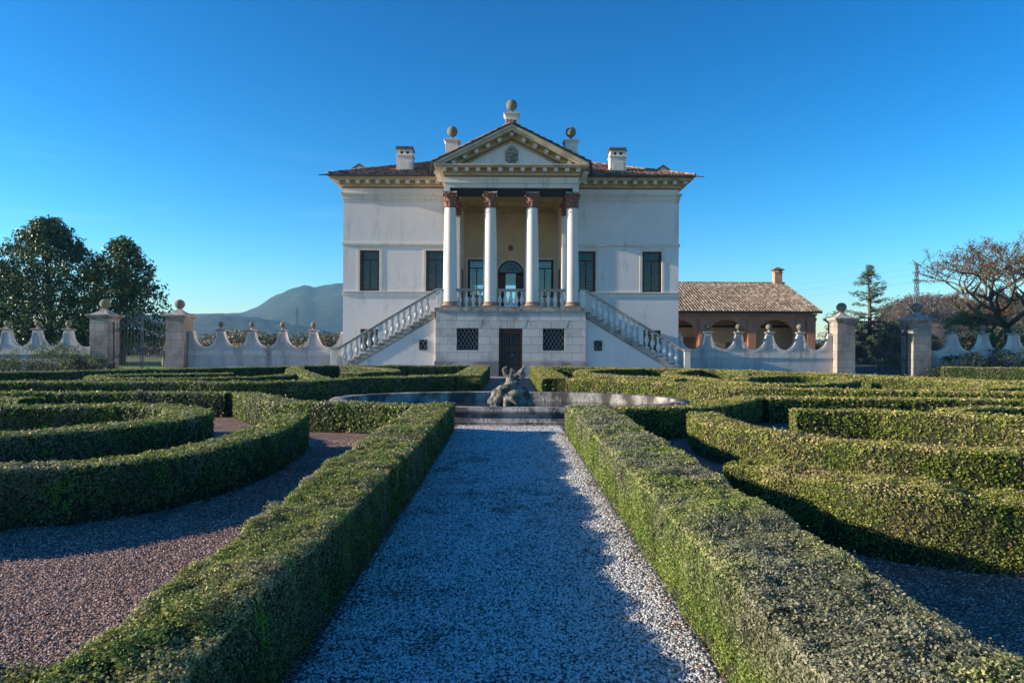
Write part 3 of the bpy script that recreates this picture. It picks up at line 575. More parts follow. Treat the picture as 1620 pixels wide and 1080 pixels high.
# hall behind the loggia, open at the rear so the garden light shows through
mb = MB(); 
for s in (-1,1):
    a, b = sorted((X(s*2.78), X(s*2.95))); mb.box(a, b, YB+.3, YR-.36, ZF-.2, 7.4)
mb.box(X(-2.95), X(2.95), YB+.31, YR-.36, 7.4, 7.5)
mb.build('hall', M['room'], vl)
for s in (-1,1):
    mb = MB(); a, b = sorted((X(s*2.76), X(s*2.778))); mb.box(a, b, 39.3, 40.3, ZF, 5.9); mb.build('side_door', M['red_wood'], vl)
# mouldings round the walls
def band(mb, z0, z1, p, x1=9.17):
    mb.box(X(-x1-p), X(-2.99 if x1 > 5 else 0), YF-p, YF-.0, z0, z1); mb.box(X(2.99), X(x1+p), YF-p, YF-.0, z0, z1)
    for s in (-1,1):
        a, b = sorted((X(s*9.17), X(s*(9.17+p)))); mb.box(a, b, YF, YR, z0, z1)
for grp in (((9.37,9.50,.03),(9.50,9.68,.055),(9.68,9.76,.10),(9.76,9.86,.15)),((6.95,7.00,.04),(7.00,7.13,.065)),((4.27,4.44,.05),(4.44,4.48,.08))):
    for s in (-1,1):
        mb = MB()
        for z0, z1, p in grp:
            mb.box(*sorted((X(s*2.99),X(s*(9.17+p)))), YF-p, YF, z0, z1); mb.box(*sorted((X(s*9.17),X(s*(9.17+p)))), YF, YR, z0, z1)
        mb.build('string_course', M['plaster_trim'], vl, bevel=.006)
for w in WX:
    mb = MB()
    for q in (-1,1):
        a, b = sorted((X(w+q*.533), X(w+q*.68))); mb.box(a, b, YF-.018, YF-.001, 4.485, 6.72)
    mb.box(X(w-.68), X(w+.68), YF-.018, YF-.001, 6.72, 6.945); mb.build('window_surround', M['plaster_trim'], vl, bevel=.004)
# entablature layers
def layer(mb, z0, z1, p, front_only=False):
    mb.box(X(-9.17-p), X(9.17+p), YF-p, YR+p, z0, z1)
    q = p*.80; mb.box(X(-3.36-q), X(3.36+q), YP+.1-p, YF-p, z0, z1)
lay = [('redline',10.10,10.17,.07),('ochre_light',10.17,10.28,.13),('ochre',10.28,10.47,.20),('ochre_light',10.47,10.54,.56),('ochre_light',10.54,10.62,.64)]
for nm in ('redline','ochre','ochre_light'):
    mb = MB()
    for m2, z0, z1, p in lay:
        if m2 == nm: layer(mb, z0, z1, p)
    mb.build('cornice', M[nm], vl, bevel=.004)
# modillions
def modillion_mesh():
    mb = MB(); mb.box(-.10,.10,-.28,0,0,.14); mb.box(-.11,.11,-.29,0,.14,.165); return mb
md0 = None; mxs = []
def add_mod(x, y, z=10.30, rot=0):
    global md0
    if md0 is None:
        md0 = modillion_mesh().build('modillion', M['plaster_trim'], None, org=(0,0,0)); md0.parent = vl; md0.location = (x-X0, y-YF, z); md0.rotation_euler.z = rot
    else: o = inst(md0, (0,0,0), vl); o.location = (x-X0, y-YF, z); o.rotation_euler.z = rot
for i in range(13): add_mod(X(-3.36+i*.56), YP+.1-.20)
for s in (-1,1):
    for i in range(11): add_mod(X(s*(4.0+i*.54)), YF-.20)
    for i in range(4): add_mod(X(s*3.65), YP+.35+i*.57, rot=s*PI/2)
# portico: architrave, frieze, tie beam
mb = MB(); y0 = YP+.1
def ring3(mb, half, y0, z0, z1, th):
    mb.box(X(-half), X(half), y0, y0+th, z0, z1)
    for s in (-1,1):
        a, b = sorted((X(s*half), X(s*(half-th)))); mb.box(a, b, y0+th, YF-.002, z0, z1)
ring3(mb, 3.45, YP+.10, 9.86, 10.10, .5); ring3(mb, 3.50, YP+.05, 9.78, 9.86, .6); ring3(mb, 3.42, YP+.13, 9.56, 9.78, .5)
for s in (-1,1): mb.box(*sorted((X(s*3.42), X(s*3.12))), YP+.13, YF-.002, 9.372, 9.56)
mb.build('architrave', M['plaster_trim'], vl, bevel=.006)
mb = MB(); mb.box(X(-3.11), X(3.11), YP+.30, YP+.62, 9.20, 9.555); mb.build('tie_beam', M['dark_wood'], vl)
# pediment
ZC = 10.62; SL = .495; PY = YP+.1-.66
HB = 3.87
mb = MB(); mb.prism_y([(X(-3.1),ZC),(X(3.1),ZC),(X(0),ZC+3.1*SL)], YP+.25, YP+.6); mb.build('tympanum', M['plaster'], vl)
def rake(mb, t0, t1, y0, inner=0):   # sloping band, vertical offsets t0..t1 above the base line through the eaves
    for s in (-1,1):
        P = [(X(s*(HB+.0)), ZC+t0-0), (X(0), ZC+t0+HB*SL), (X(0), ZC+t1+HB*SL), (X(s*HB), ZC+t1)]
        # clip at cornice top
        if t0 < 0:
            xc = HB+t0/SL; P[0] = (X(s*xc), ZC+.002); P = P[:4]
            P.append((X(s*HB), ZC+.002)) if t1 > 0 else P.__setitem__(3, (X(s*(HB+t1/SL)), ZC+.002))
            if t1 > 0: P = [P[0],P[1],P[2],P[3],P[4]]
        if s > 0: P = P[::-1]
        mb.prism_y(P, y0, YP+.62)
for nm, items in (('redline',[(-.53,-.46,YP+.19)]),('ochre',[(-.46,-.22,YP+.0)]),('ochre_light',[(-.22,-.08,PY+.08),(-.08,.06,PY),(-.64,-.53,YP+.22)])):
    mb = MB(); [rake(mb, *it) for it in items]; mb.build('raking_cornice', M[nm], vl, bevel=.004)
for s in (-1,1):
    for i in range(1 if s > 0 else 0, 6):
        x = s*i*.575; z = ZC+(HB-abs(x))*SL-.44
        if z < ZC+.05: continue
        o = inst(md0, (0,0,0), vl); o.location = (x, YP-YF+.0, z-.02*0); o.rotation_euler = (0, s*math.atan(SL)*(1 if i else 0), 0)
# portico gable roof and main hip roof
def tile_field(mb, o, u, v, nrm, ur, vlen, ok, sp=.2, row=.36, r=.09, seg=4):
    o, u, v, nrm = map(Vector, (o,u,v,nrm)); a = ur[0]+sp/2
    while a < ur[1]:
        b = 0.0
        while b < vlen:
            if ok(a, b+row/2):
                mb.r = random.random(); vs = []; j = random.uniform(-.012,.012)
                for (vv, rad, lift) in ((b-.03, r*1.08, .035),(b+row, r*.86, .0)):
                    for q in range(seg+1):
                        t = PI*q/seg; vs.append(o+u*(a+j+rad*math.cos(t))+v*vv+nrm*(rad*math.sin(t)*.9+lift))
                k = seg+1; mb.add(vs, [(q,q+1,k+q+1,k+q) for q in range(seg)]+[tuple(range(k))])
            b += row
        a += sp
    mb.r = .5
TS = .385; EX, EY = 9.86, YF-.70; ZE = 10.67
def vslope(s): L = math.hypot(1, s); return 1/L, s/L
mb = MB(); c, sn = vslope(TS); hip = 8.6
A = [(X(-EX),EY,ZE),(X(EX),EY,ZE),(X(EX),YR+.7,ZE),(X(-EX),YR+.7,ZE)]
rz = ZE+TS*(hip); ry0 = EY+hip; ry1 = YR+.7-hip+.4; rx = EX-hip
mb.add(A+[(X(-rx),ry0,rz),(X(rx),ry0,rz),(X(rx),max(ry0,ry1),rz),(X(-rx),max(ry0,ry1),rz)],
       [(0,1,5,4),(1,2,6,5),(2,3,7,6),(3,0,4,7),(4,5,6,7),(3,2,1,0)])
mb.box(X(-EX+.02), X(EX-.02), EY+.02, YR+.6, 10.622, ZE-.003)
mb.build('roof_deck', M['dark_wood'], vl)
mb = MB(); lim = lambda a, b: abs(a) < EX-b*c-.02 and not (abs(a) < 4.0+.0 and True) 
tile_field(mb, (X(0),EY,ZE), (1,0,0), (0,c,sn), (0,-sn,c), (-EX,EX), 7.6/c, lambda a,b: abs(a) < EX-b*c-.04 and (abs(a) > 3.9 or b*sn > 1.8))
for s in (-1,1):
    tile_field(mb, (X(s*EX),EY,ZE), (0,1,0), (-s*c,0,sn), (s*sn,0,c), (0,17), 7.6/c, lambda a,b: a > b*c+.04 and 17.0-a > b*c)
mb.r = .7
for s in (-1,1):    # hip tiles
    p0 = Vector((X(s*EX),EY,ZE+.05)); p1 = Vector((X(s*rx),ry0,rz+.05)); L = int((p1-p0).length/.34)
    for i in range(L):
        mb.r = random.random(); mb.tube(p0.lerp(p1, i/L), p0.lerp(p1, (i+1.05)/L), .12, .095, 8)
mb.build('roof', M['tile'], vl, smooth=True)
mb = MB(); RZ = ZC+.06+HB*SL+.02; c2, s2 = vslope(SL)
for s in (-1,1):
    P = [(X(s*(HB+.06)), RZ-(HB+.06)*SL-.0),(X(0),RZ),(X(0),RZ+.05),(X(s*(HB+.06)),RZ-(HB+.06)*SL+.05)]
    mb.prism_y(P if s < 0 else P[::-1], PY-.03, YF+5.2)
mb.build('portico_roof_deck', M['dark_wood'], vl)
mb = MB()
for s in (-1,1):
    tile_field(mb, (X(s*(HB+.06)),PY-.02,RZ-(HB+.06)*SL+.05), (0,1,0), (-s*c2,0,s2), (s*s2,0,c2), (0,8.3), (HB+.06)/c2-.05, lambda a,b: True, r=.085)
for i in range(20): mb.r = random.random(); mb.tube((X(0),PY-.03+i*.42,RZ+.10),(X(0),PY-.03+(i+1.06)*.42,RZ+.09), .115, .09, 8)
mb.build('portico_roof', M['tile'], vl, smooth=True)
mb = MB()
for s in (-1,1):
    mb = MB(); mb.box(*sorted((X(s*4.16),X(s*(EX+.02)))), EY-.10, EY-.0, 10.60, 10.685)
    mb.tube((X(s*(EX-.02)),EY-.05,10.66),(X(s*(EX+.42)),EY-.32,10.56), .045, .02, 6)
    mb.tube((X(s*4.28),EY-.12,10.72),(X(s*4.12),PY+1.4,11.05), .06, .06, 6); mb.build('gutter', M['gutter'], vl)
# dormers and chimneys
for s in (-1,1):
    mb = MB(); x = X(s*8.95); y = 41.0; mb.box(x-.30, x+.30, y, y+.8, 11.0, 11.93); mb.prism_y([(x-.30,11.93),(x+.30,11.93),(x,12.13)], y, y+.8)
    d = mb.build('dormer', M['plaster_trim'], vl)
    mb = MB(); mb.prism_y([(x-.42,11.89),(x,12.17),(x,12.24),(x-.42,11.96)], y-.08, y+.9); mb.prism_y([(x+.42,11.96),(x,12.24),(x,12.17),(x+.42,11.89)], y-.08, y+.9); mb.r = .6
    mb.build('dormer_roof', M['tile'], d)
    cx = X(s*5.93); cy = 38.95
    mb = MB(); mb.box(cx-.44,cx+.44,cy-.35,cy+.35,10.9,12.03)
    mb.box(cx-.30,cx+.30,cy-.365,cy-.352,11.3,11.75)
    mb.box(cx-.49,cx+.49,cy-.40,cy+.40,12.03,12.10)
    holes_wall(mb, cx-.43, cx+.43, 12.10, 12.40, cy-.34, cy-.22, [(cx-.24,cx-.08,12.16,12.31),(cx+.08,cx+.24,12.16,12.31)]); mb.box(cx-.43,cx+.43,cy+.2,cy+.34,12.1,12.4)
    for q in (-1,1): mb.box(*sorted((cx+q*.43,cx+q*.33)), cy-.22, cy+.2, 12.1, 12.4)
    ch = mb.build('chimney', M['plaster_trim'], vl, bevel=.01)
    mb = MB(); mb.box(cx-.50,cx+.50,cy-.42,cy+.42,12.402,12.44); c3, s3 = vslope(.35)
    for q in (-1,1): tile_field(mb, (cx,cy+q*.46,12.44), (1,0,0), (0,-q*c3,s3), (0,q*s3,c3), (-.5,.5), .5, lambda a,b: True, sp=.16, row=.26, r=.07)
    mb.build('chimney_cap', M['tile'], ch)
    mb = MB(); mb.box(cx-.3,cx+.3,cy-.2,cy+.15,12.1,12.39); mb.build('flue', M['dark_room'], ch)
# ball finials of the pediment
for x, zb, zt, rr_ in ((0, 12.3, 13.34, .285),(-3.03, 10.9, 11.99, .27),(3.03, 10.9, 11.99, .27)):
    cy = YP+.35; mb = MB(); mb.box(X(x)-.31, X(x)+.31, cy-.31, cy+.31, zb, zt-.14); mb.sqlathe([(.33,0),(.36,.05),(.41,.10),(.41,.14)], X(x), cy, zt-.14)
    f = mb.build('pedestal', M['plaster_trim'], vl, bevel=.008)
    mb = MB(); mb.lathe([(.15,0),(.13,.04),(.06,.12),(.05,.2),(.07,.24)], X(x), cy, zt, 14); mb.ball(X(x), cy, zt+.2+rr_, rr_, 28, 18); mb.build('ball_finial', M['dark_ball'], f, smooth=True)
# coat of arms in the tympanum
cr = sculpt('coat_of_arms', [(0,0,.42,.22,.09,.30,0),(0,-.03,.42,.16,.09,.22,0),(0,-.02,.82,.16,.10,.08,0),(0,-.02,.05,.08,.08,.10,0),(-.26,0,.42,.07,.07,.10,0),(.26,0,.42,.07,.07,.10,0)],
   [[(-.14,0,.78,.06),(-.27,-.03,.66,.055),(-.30,0,.50,.05)],[(.14,0,.78,.06),(.27,-.03,.66,.055),(.30,0,.50,.05)],
    [(-.30,0,.38,.05),(-.27,-.03,.22,.05),(-.15,0,.08,.05)],[(.30,0,.38,.05),(.27,-.03,.22,.05),(.15,0,.08,.05)],
    [(-.1,-.05,.86,.04),(0,-.06,.90,.05),(.1,-.05,.86,.04)]], M['stone'], (X(0), YP+.22, 10.78), .016, parent=vl, dstr=.012)
mb = MB()
for z, m_ in ((11.30,0),(11.13,0)): mb.tube((X(-.13),YP+.105,z+.05),(X(.13),YP+.105,z-.07), .035, .035, 6)
mb.build('shield_band', M['redline'], vl)
# columns
def capital(mb, cx, cy, z0, h, r, seg=20):
    mb.lathe([(r,0),(r*1.06,.03*h),(r*1.0,.08*h),(r*1.02,.5*h),(r*1.18,.78*h),(r*1.45,.86*h)], cx, cy, z0, seg)
    for tier, (zb, zt, out, ph, wd) in enumerate(((.05,.42,.16,0,.36),(.32,.70,.20,PI/8,.34))):
        for q in range(8):
            a = 2*PI*q/8+ph; d = Vector((math.cos(a),math.sin(a),0)); t = Vector((-math.sin(a),math.cos(a),0)); vs = []
            for f, o_, w_ in ((0,.02,.9),(.35,.03,1.0),(.7,.06,.95),(.95,.13,.8),(1.04,out,.5),(.93,out+.04,.25)):
                p = Vector((cx,cy,z0+(zb+(zt-zb)*f)*h))+d*(r*(1.0+.0)+o_*h*.8)
                vs += [p-t*r*wd*w_, p+d*.03, p+t*r*wd*w_]
            fs = []
            for i in range(5):
                for j in range(2): fs.append((i*3+j,i*3+j+1,i*3+j+4,i*3+j+3))
            mb.add(vs, fs)
    for q in range(4):
        a = PI/4+q*PI/2; d = Vector((math.cos(a),math.sin(a),0)); base = Vector((cx,cy,z0))
        pts = [base+d*(r*1.08)+Vector((0,0,h*.55)), base+d*(r*1.35)+Vector((0,0,h*.74)), base+d*(r*1.62)+Vector((0,0,h*.83)), base+d*(r*1.78)+Vector((0,0,h*.78)), base+d*(r*1.70)+Vector((0,0,h*.69)), base+d*(r*1.58)+Vector((0,0,h*.72))]
        for a_, b_ in zip(pts[:-1], pts[1:]): mb.tube(a_, b_, r*.13, r*.12, 8)
        a = q*PI/2; d = Vector((math.cos(a),math.sin(a),0)); mb.ball(*(base+d*r*1.36+Vector((0,0,h*.90))), r*.16, 8, 6)
def abacus(mb, cx, cy, z0, h, r):
    vs = []; n = 5; R = r*1.75
    ring = []
    for q in range(4):
        a = PI/4+q*PI/2; b = a+PI/2
        for i in range(n+1):
            t = i/n; p = Vector((math.cos(a),math.sin(a)))*(1-t)+Vector((math.cos(b),math.sin(b)))*t
            p = p*(R-.0)*(1-.16*math.sin(PI*t)); ring.append(p)
    k = len(ring)
    for z, s in ((0,.93),(h*.4,.97),(h*.4,1.0),(h,1.0)): vs += [(cx+p.x*s,cy+p.y*s,z0+z) for p in ring]
    mb.add(vs, [(i*k+q,i*k+(q+1)%k,(i+1)*k+(q+1)%k,(i+1)*k+q) for i in range(3) for q in range(k)]+[tuple(range(k-1,-1,-1)),tuple(3*k+q for q in range(k))])
CX = (-3.12,-1.07,1.07,3.12); CY = YP+.45
def column(cx, cy, r0, r1, zb, zt, hc):
    mb = MB(); prof = []
    n = 14
    for i in range(n+1):
        t = i/n; prof.append((r0+(r1-r0)*(t**1.6), zb+(zt-hc-zb)*t))
    prof += [(r1+.03, zt-hc-.0)]; prof.insert(0, (r0+.03, zb))
    mb.lathe(prof, cx, cy, 0, 32); col = mb.build('column', M['column'], vl, smooth=True)
    mb = MB(); mb.sqlathe([(r0*1.22,-.30),(r0*1.22,-.215)], cx, cy, zb)
    mb.lathe([(r0*1.2,-.215),(r0*1.27,-.18),(r0*1.2,-.14),(r0*1.1,-.13),(r0*1.06,-.10),(r0*1.12,-.07),(r0*1.16,-.045),(r0*1.1,-.01),(r0*1.05,0)], cx, cy, zb, 28); mb.build('column_base', M['base_stone'], col, smooth=True)
    mb = MB(); capital(mb, cx, cy, zt-hc, hc, r1); mb.build('capital', M['terracotta'], col)
    mb = MB(); abacus(mb, cx, cy, zt-.085, .083, r1); mb.build('abacus', M['stone'], col, smooth=False)
    return col
for x in CX: column(X(x), CY, .36, .285, ZF+.32, 9.372, .80)
for s in (-1,1):    # pilasters at the loggia mouth
    cx = X(s*3.02); mb = MB(); mb.box(cx-.235, cx+.235, YF-.16, YF-.002, ZF+.3, 8.6)
    p = mb.build('pilaster', M['column'], vl, bevel=.008); mb = MB(); mb.box(cx-.27, cx+.27, YF-.19, YF-.003, ZF, ZF+.3); mb.build('pilaster_base', M['base_stone'], p, bevel=.03)
    mb = MB(); capital(mb, cx, YF-.10, 8.6, .76, .24); mb.build('capital', M['terracotta'], p)
# podium
mb = MB(); DH = (X(-.60), X(.60), 0, 2.42)
GH = [(X(-2.73),X(-1.63),1.31,2.42),(X(1.63),X(2.73),1.31,2.42)]
holes_wall(mb, X(-3.8), X(3.8), .75, 3.28, YP, YP+.45, GH+[DH]); 
for s in (-1,1): mb.box(*sorted((X(s*3.8),X(s*3.35))), YP+.45, YF, .75, 3.28)
mb.build('podium_wall', M['ashlar'], vl)
mb = MB(); holes_wall(mb, X(-3.86), X(3.86), 0, .75, YP-.05, YP+.45, [DH]); mb.build('podium_base', M['ashlar_base'], vl, bevel=.012)
mb = MB(); mb.box(X(-3.87), X(3.87), YP-.06, YF-.0, 3.28, ZF); mb.build('terrace_slab', M['stone'], vl, bevel=.012)
# shallow flat arches over the openings (voussoirs)
for cx, w in ((-2.18,.62),(2.18,.62),(0,.7)):
    mb = MB()
    for i in range(-2,3):
        a = X(cx+i*w*.42); mb.prism_y([(a-.115,2.45),(a+.115,2.45),(a+.15+i*.05,2.86),(a-.15+i*.05,2.86)], YP-.006, YP-.001)
    mb.build('voussoirs', M['ashlar'], vl, bevel=.003)
def grille(cx, z0, z1, w, y, diag=True, dp=.16):
    mb = MB(); mb.box(cx-w/2, cx+w/2, y+dp, y+dp+.01, z0, z1); pane = mb.build('window', M['dark_room'], vl)
    mb = MB(); t = .028
    if diag:
        dx = .2; dz = .33; n = int(w/dx)+6
        for sgn in (-1,1):
            for i in range(-n, 2*n):
                xa = cx-w/2+i*dx
                # line x = xa + sgn*(z-z0)*dx/dz , clip
                pts = []
                for z in (z0, z1):
                    pts.append((xa+sgn*(z-z0)*dx/dz, z))
                (xa_,za),(xb,zb) = pts; L, R = cx-w/2, cx+w/2
                def clip(xa,za,xb,zb):
                    if xa > xb: xa,za,xb,zb = xb,zb,xa,za
                    if xb < L or xa > R: return None
                    if xa < L: za += (zb-za)*(L-xa)/(xb-xa); xa = L
                    if xb > R: zb = za+(zb-za)*(R-xa)/(xb-xa); xb = R
                    return xa,za,xb,zb
                cc = clip(xa_,za,xb,zb)
                if cc and abs(cc[3]-cc[1]) > .03: mb.tube((cc[0],y-.004*sgn,cc[1]),(cc[2],y-.004*sgn,cc[3]), .010, .010, 4)
    mb.build('grille', M['grille'], pane)
    mb = MB()
    for a, b, c_, d in ((cx-w/2,cx-w/2+.03,z0,z1),(cx+w/2-.03,cx+w/2,z0,z1),(cx-w/2+.03,cx+w/2-.03,z0,z0+.03),(cx-w/2+.03,cx+w/2-.03,z1-.03,z1)): mb.box(a,b,y-.02,y+.02,c_,d)
    mb.build('frame', M['iron'], pane)
for s in (-1,1): grille(X(s*2.18), 1.31, 2.42, 1.10, YP+.12)
# podium door
mb = MB(); y = YP+.25; a, b = X(-.6), X(.6)
for q in (-1,1):
    mb.box(*sorted((X(q*.6),X(q*.48))), y-.02, y+.08, 0, 2.42); mb.box(*sorted((X(q*.035),X(q*.0))), y, y+.06, .0, 2.3)
    for z0, z1 in ((.0,.5),(1.35,1.45),(2.2,2.3)): mb.box(*sorted((X(q*.48),X(q*.035))), y, y+.06, z0, z1)
mb.box(X(-.48), X(.48), y-.02, y+.08, 2.3, 2.42); dr = mb.build('door', M['red_wood'], vl, bevel=.006)
mb = MB(); mb.box(a+.12, b-.12, y+.02, y+.03, .5, 2.3); mb.build('pane', M['dark_room'], dr)
mb = MB()
for i in range(1,9):
    if i != 4 and i != 5: mb.box(X(-.48+.107*i)-.006, X(-.48+.107*i)+.006, y+.004, y+.018, .5, 2.3)
for i in range(1,14): mb.box(X(-.48), X(.48), y+.002, y+.016, .5+.13*i-.006, .5+.13*i+.006)
mb.build('glazing_bars', M['grey_iron'], dr)
mb = MB(); mb.box(X(.06), X(.09), y-.05, y, 1.0, 1.15); mb.build('handle', M['grille'], dr)
# glazed windows
def window(cx, z0, z1, w, y, mat_glass='glass', lattice=True, parent=vl, jamb=.09):
    mb = MB(); hw = w/2; tz = z1-.24*(z1-z0)
    for q in (-1,1):
        mb.box(*sorted((cx+q*hw,cx+q*(hw-jamb))), y-.03, y+.07, z0, z1); mb.box(*sorted((cx+q*.035,cx)), y-.0, y+.05, z0+jamb, tz)
        mb.box(*sorted((cx+q*(hw-jamb),cx+q*(hw-jamb-.05))), y, y+.05, z0+jamb, z1-jamb)
    mb.box(cx-hw+jamb, cx+hw-jamb, y-.03, y+.07, z0, z0+jamb); mb.box(cx-hw+jamb, cx+hw-jamb, y-.03, y+.07, z1-jamb, z1)
    mb.box(cx-hw+jamb+.05, cx+hw-jamb-.05, y-.01, y+.06, tz, tz+.07)
    f = mb.build('window', M['red_wood'], parent, bevel=.005)
    mb = MB(); mb.box(cx-hw+jamb, cx+hw-jamb, y+.028, y+.034, z0+jamb, z1-jamb); mb.build('pane', M[mat_glass], f)
    if lattice:
        mb = MB(); n = 6
        for i in range(1, n):
            x = cx-hw+jamb+.05+(w-2*jamb-.1)*i/n
            if i != n//2: mb.box(x-.008, x+.008, y+.014, y+.026, z0+jamb, z1-jamb)
        z = z0+jamb+.15
        while z < z1-jamb: 
            mb.box(cx-hw+jamb+.05, cx+hw-jamb-.05, y+.012, y+.024, z-.008, z+.008); z += .165
        mb.build('glazing_bars', M['grey_iron'], f)
    return f
for w in WX:
    window(X(w), 4.5, 6.72, 1.06, YF+.18)
for s in (-1,1): window(X(s*7.72), 1.2, 2.42, 1.0, YF+.18)
for w in WX[:2]:      # folded shutters in the reveals of the left windows
    mb = MB(); mb.box(X(w-.528), X(w-.40), YF+.02, YF+.14, 4.51, 6.70); mb.build('shutter', M['red_wood'], vl)
for s in (-1,1): window(X(s*2.04), 4.45, 6.67, 1.06, YB+.12, 'clear', True)
# arched loggia door
mb = MB(); y = YB+.12
for q in (-1,1):
    mb.box(*sorted((X(q*DR),X(q*(DR-.08)))), y, y+.08, ZF, DS); mb.box(*sorted((X(q*.30),X(q*.36))), y, y+.06, ZF, DS)
    mb.box(*sorted((X(q*(DR-.08)),X(q*.36))), y+.01, y+.05, ZF, DS-.1)
mb.box(X(-DR), X(DR), y-.02, y+.09, DS, DS+.07); arch_ring(mb, X(0), DR-.08, DR, DS+.07-.07, y, y+.08)
for i in range(1,6):
    a = PI*i/6; mb.tube((X(0)-.15*math.cos(a),y+.03,DS+.07+.15*math.sin(a)),(X(0)-(DR-.07)*math.cos(a),y+.03,DS+(DR-.07)*math.sin(a)+.02), .012, .012, 5)
for r in (.2,.45): 
    pts = [(X(0)-r*math.cos(PI*i/14), y+.03, DS+.07+r*math.sin(PI*i/14)) for i in range(15)]; mb.path(pts, .012, 5)
ad = mb.build('arched_door', M['red_wood'], vl, bevel=.004)
mb = MB(); mb.box(X(-.30), X(.30), y+.02, y+.026, ZF, DS); mb.build('pane', M['clear'], ad)
mb = MB(); mb.prism_y([(X(0)-(DR-.08)*math.cos(PI*i/16), DS+.07+(DR-.15)*math.sin(PI*i/16)) for i in range(17)][::-1], y+.035, y+.04); mb.build('fanlight', M['glass'], ad)
# balusters
BP = [(.085,0),(.085,.07),(.05,.09),(.045,.13),(.07,.20),(.11,.30),(.125,.38),(.11,.47),(.06,.62),(.045,.72),(.05,.78),(.075,.80),(.075,.83),(.055,.85),(.055,.88),(.085,.90),(.085,.95)]
bsrc = None
def baluster(x, y, z, h, parent):
    global bsrc
    key = round(h, 2)
    mb = MB()
    if bsrc is None or bsrc[0] != key:
        prof = [(r, zz*h/.95) for r, zz in BP]
        mb.lathe(prof, x, y, z, 14); mb.sqlathe([(.1,0),(.1,.06)], x, y, z); mb.sqlathe([(.098,0),(.098,.05)], x, y, z+h-.05)
        mb.v = [(a-x+ORG[parent.name][0], b-y+ORG[parent.name][1], c_-z+ORG[parent.name][2]) for a,b,c_ in mb.v]
        o = mb.build('baluster', M['baluster'], parent, smooth=True); bsrc = (key, o)
    else: o = bsrc[1].copy(); COL.objects.link(o); o.parent = parent
    P = ORG[parent.name]; o.location = (x-P[0], y-P[1], z-P[2]); return o
for i, (a, b, nb) in enumerate(((-3.12,-1.07,4),(-1.07,1.07,5),(1.07,3.12,4))):
    mb = MB(); mb.box(X(a+.33), X(b-.33), CY-.13, CY+.13, 4.32, 4.38); mb.box(X(a+.30), X(b-.30), CY-.16, CY+.16, 4.38, 4.45)
    bal = mb.build('balustrade', M['rail'], vl, bevel=.012); mb = MB(); mb.box(X(a+.45), X(b-.45), CY-.12, CY+.12, ZF+.001, ZF+.07); mb.build('plinth', M['stone'], bal)
    for j in range(nb): baluster(X(a+.50+(b-a-1.0)*j/(nb-1)), CY, ZF+.07, .78+.07, bal)
bsrc = None
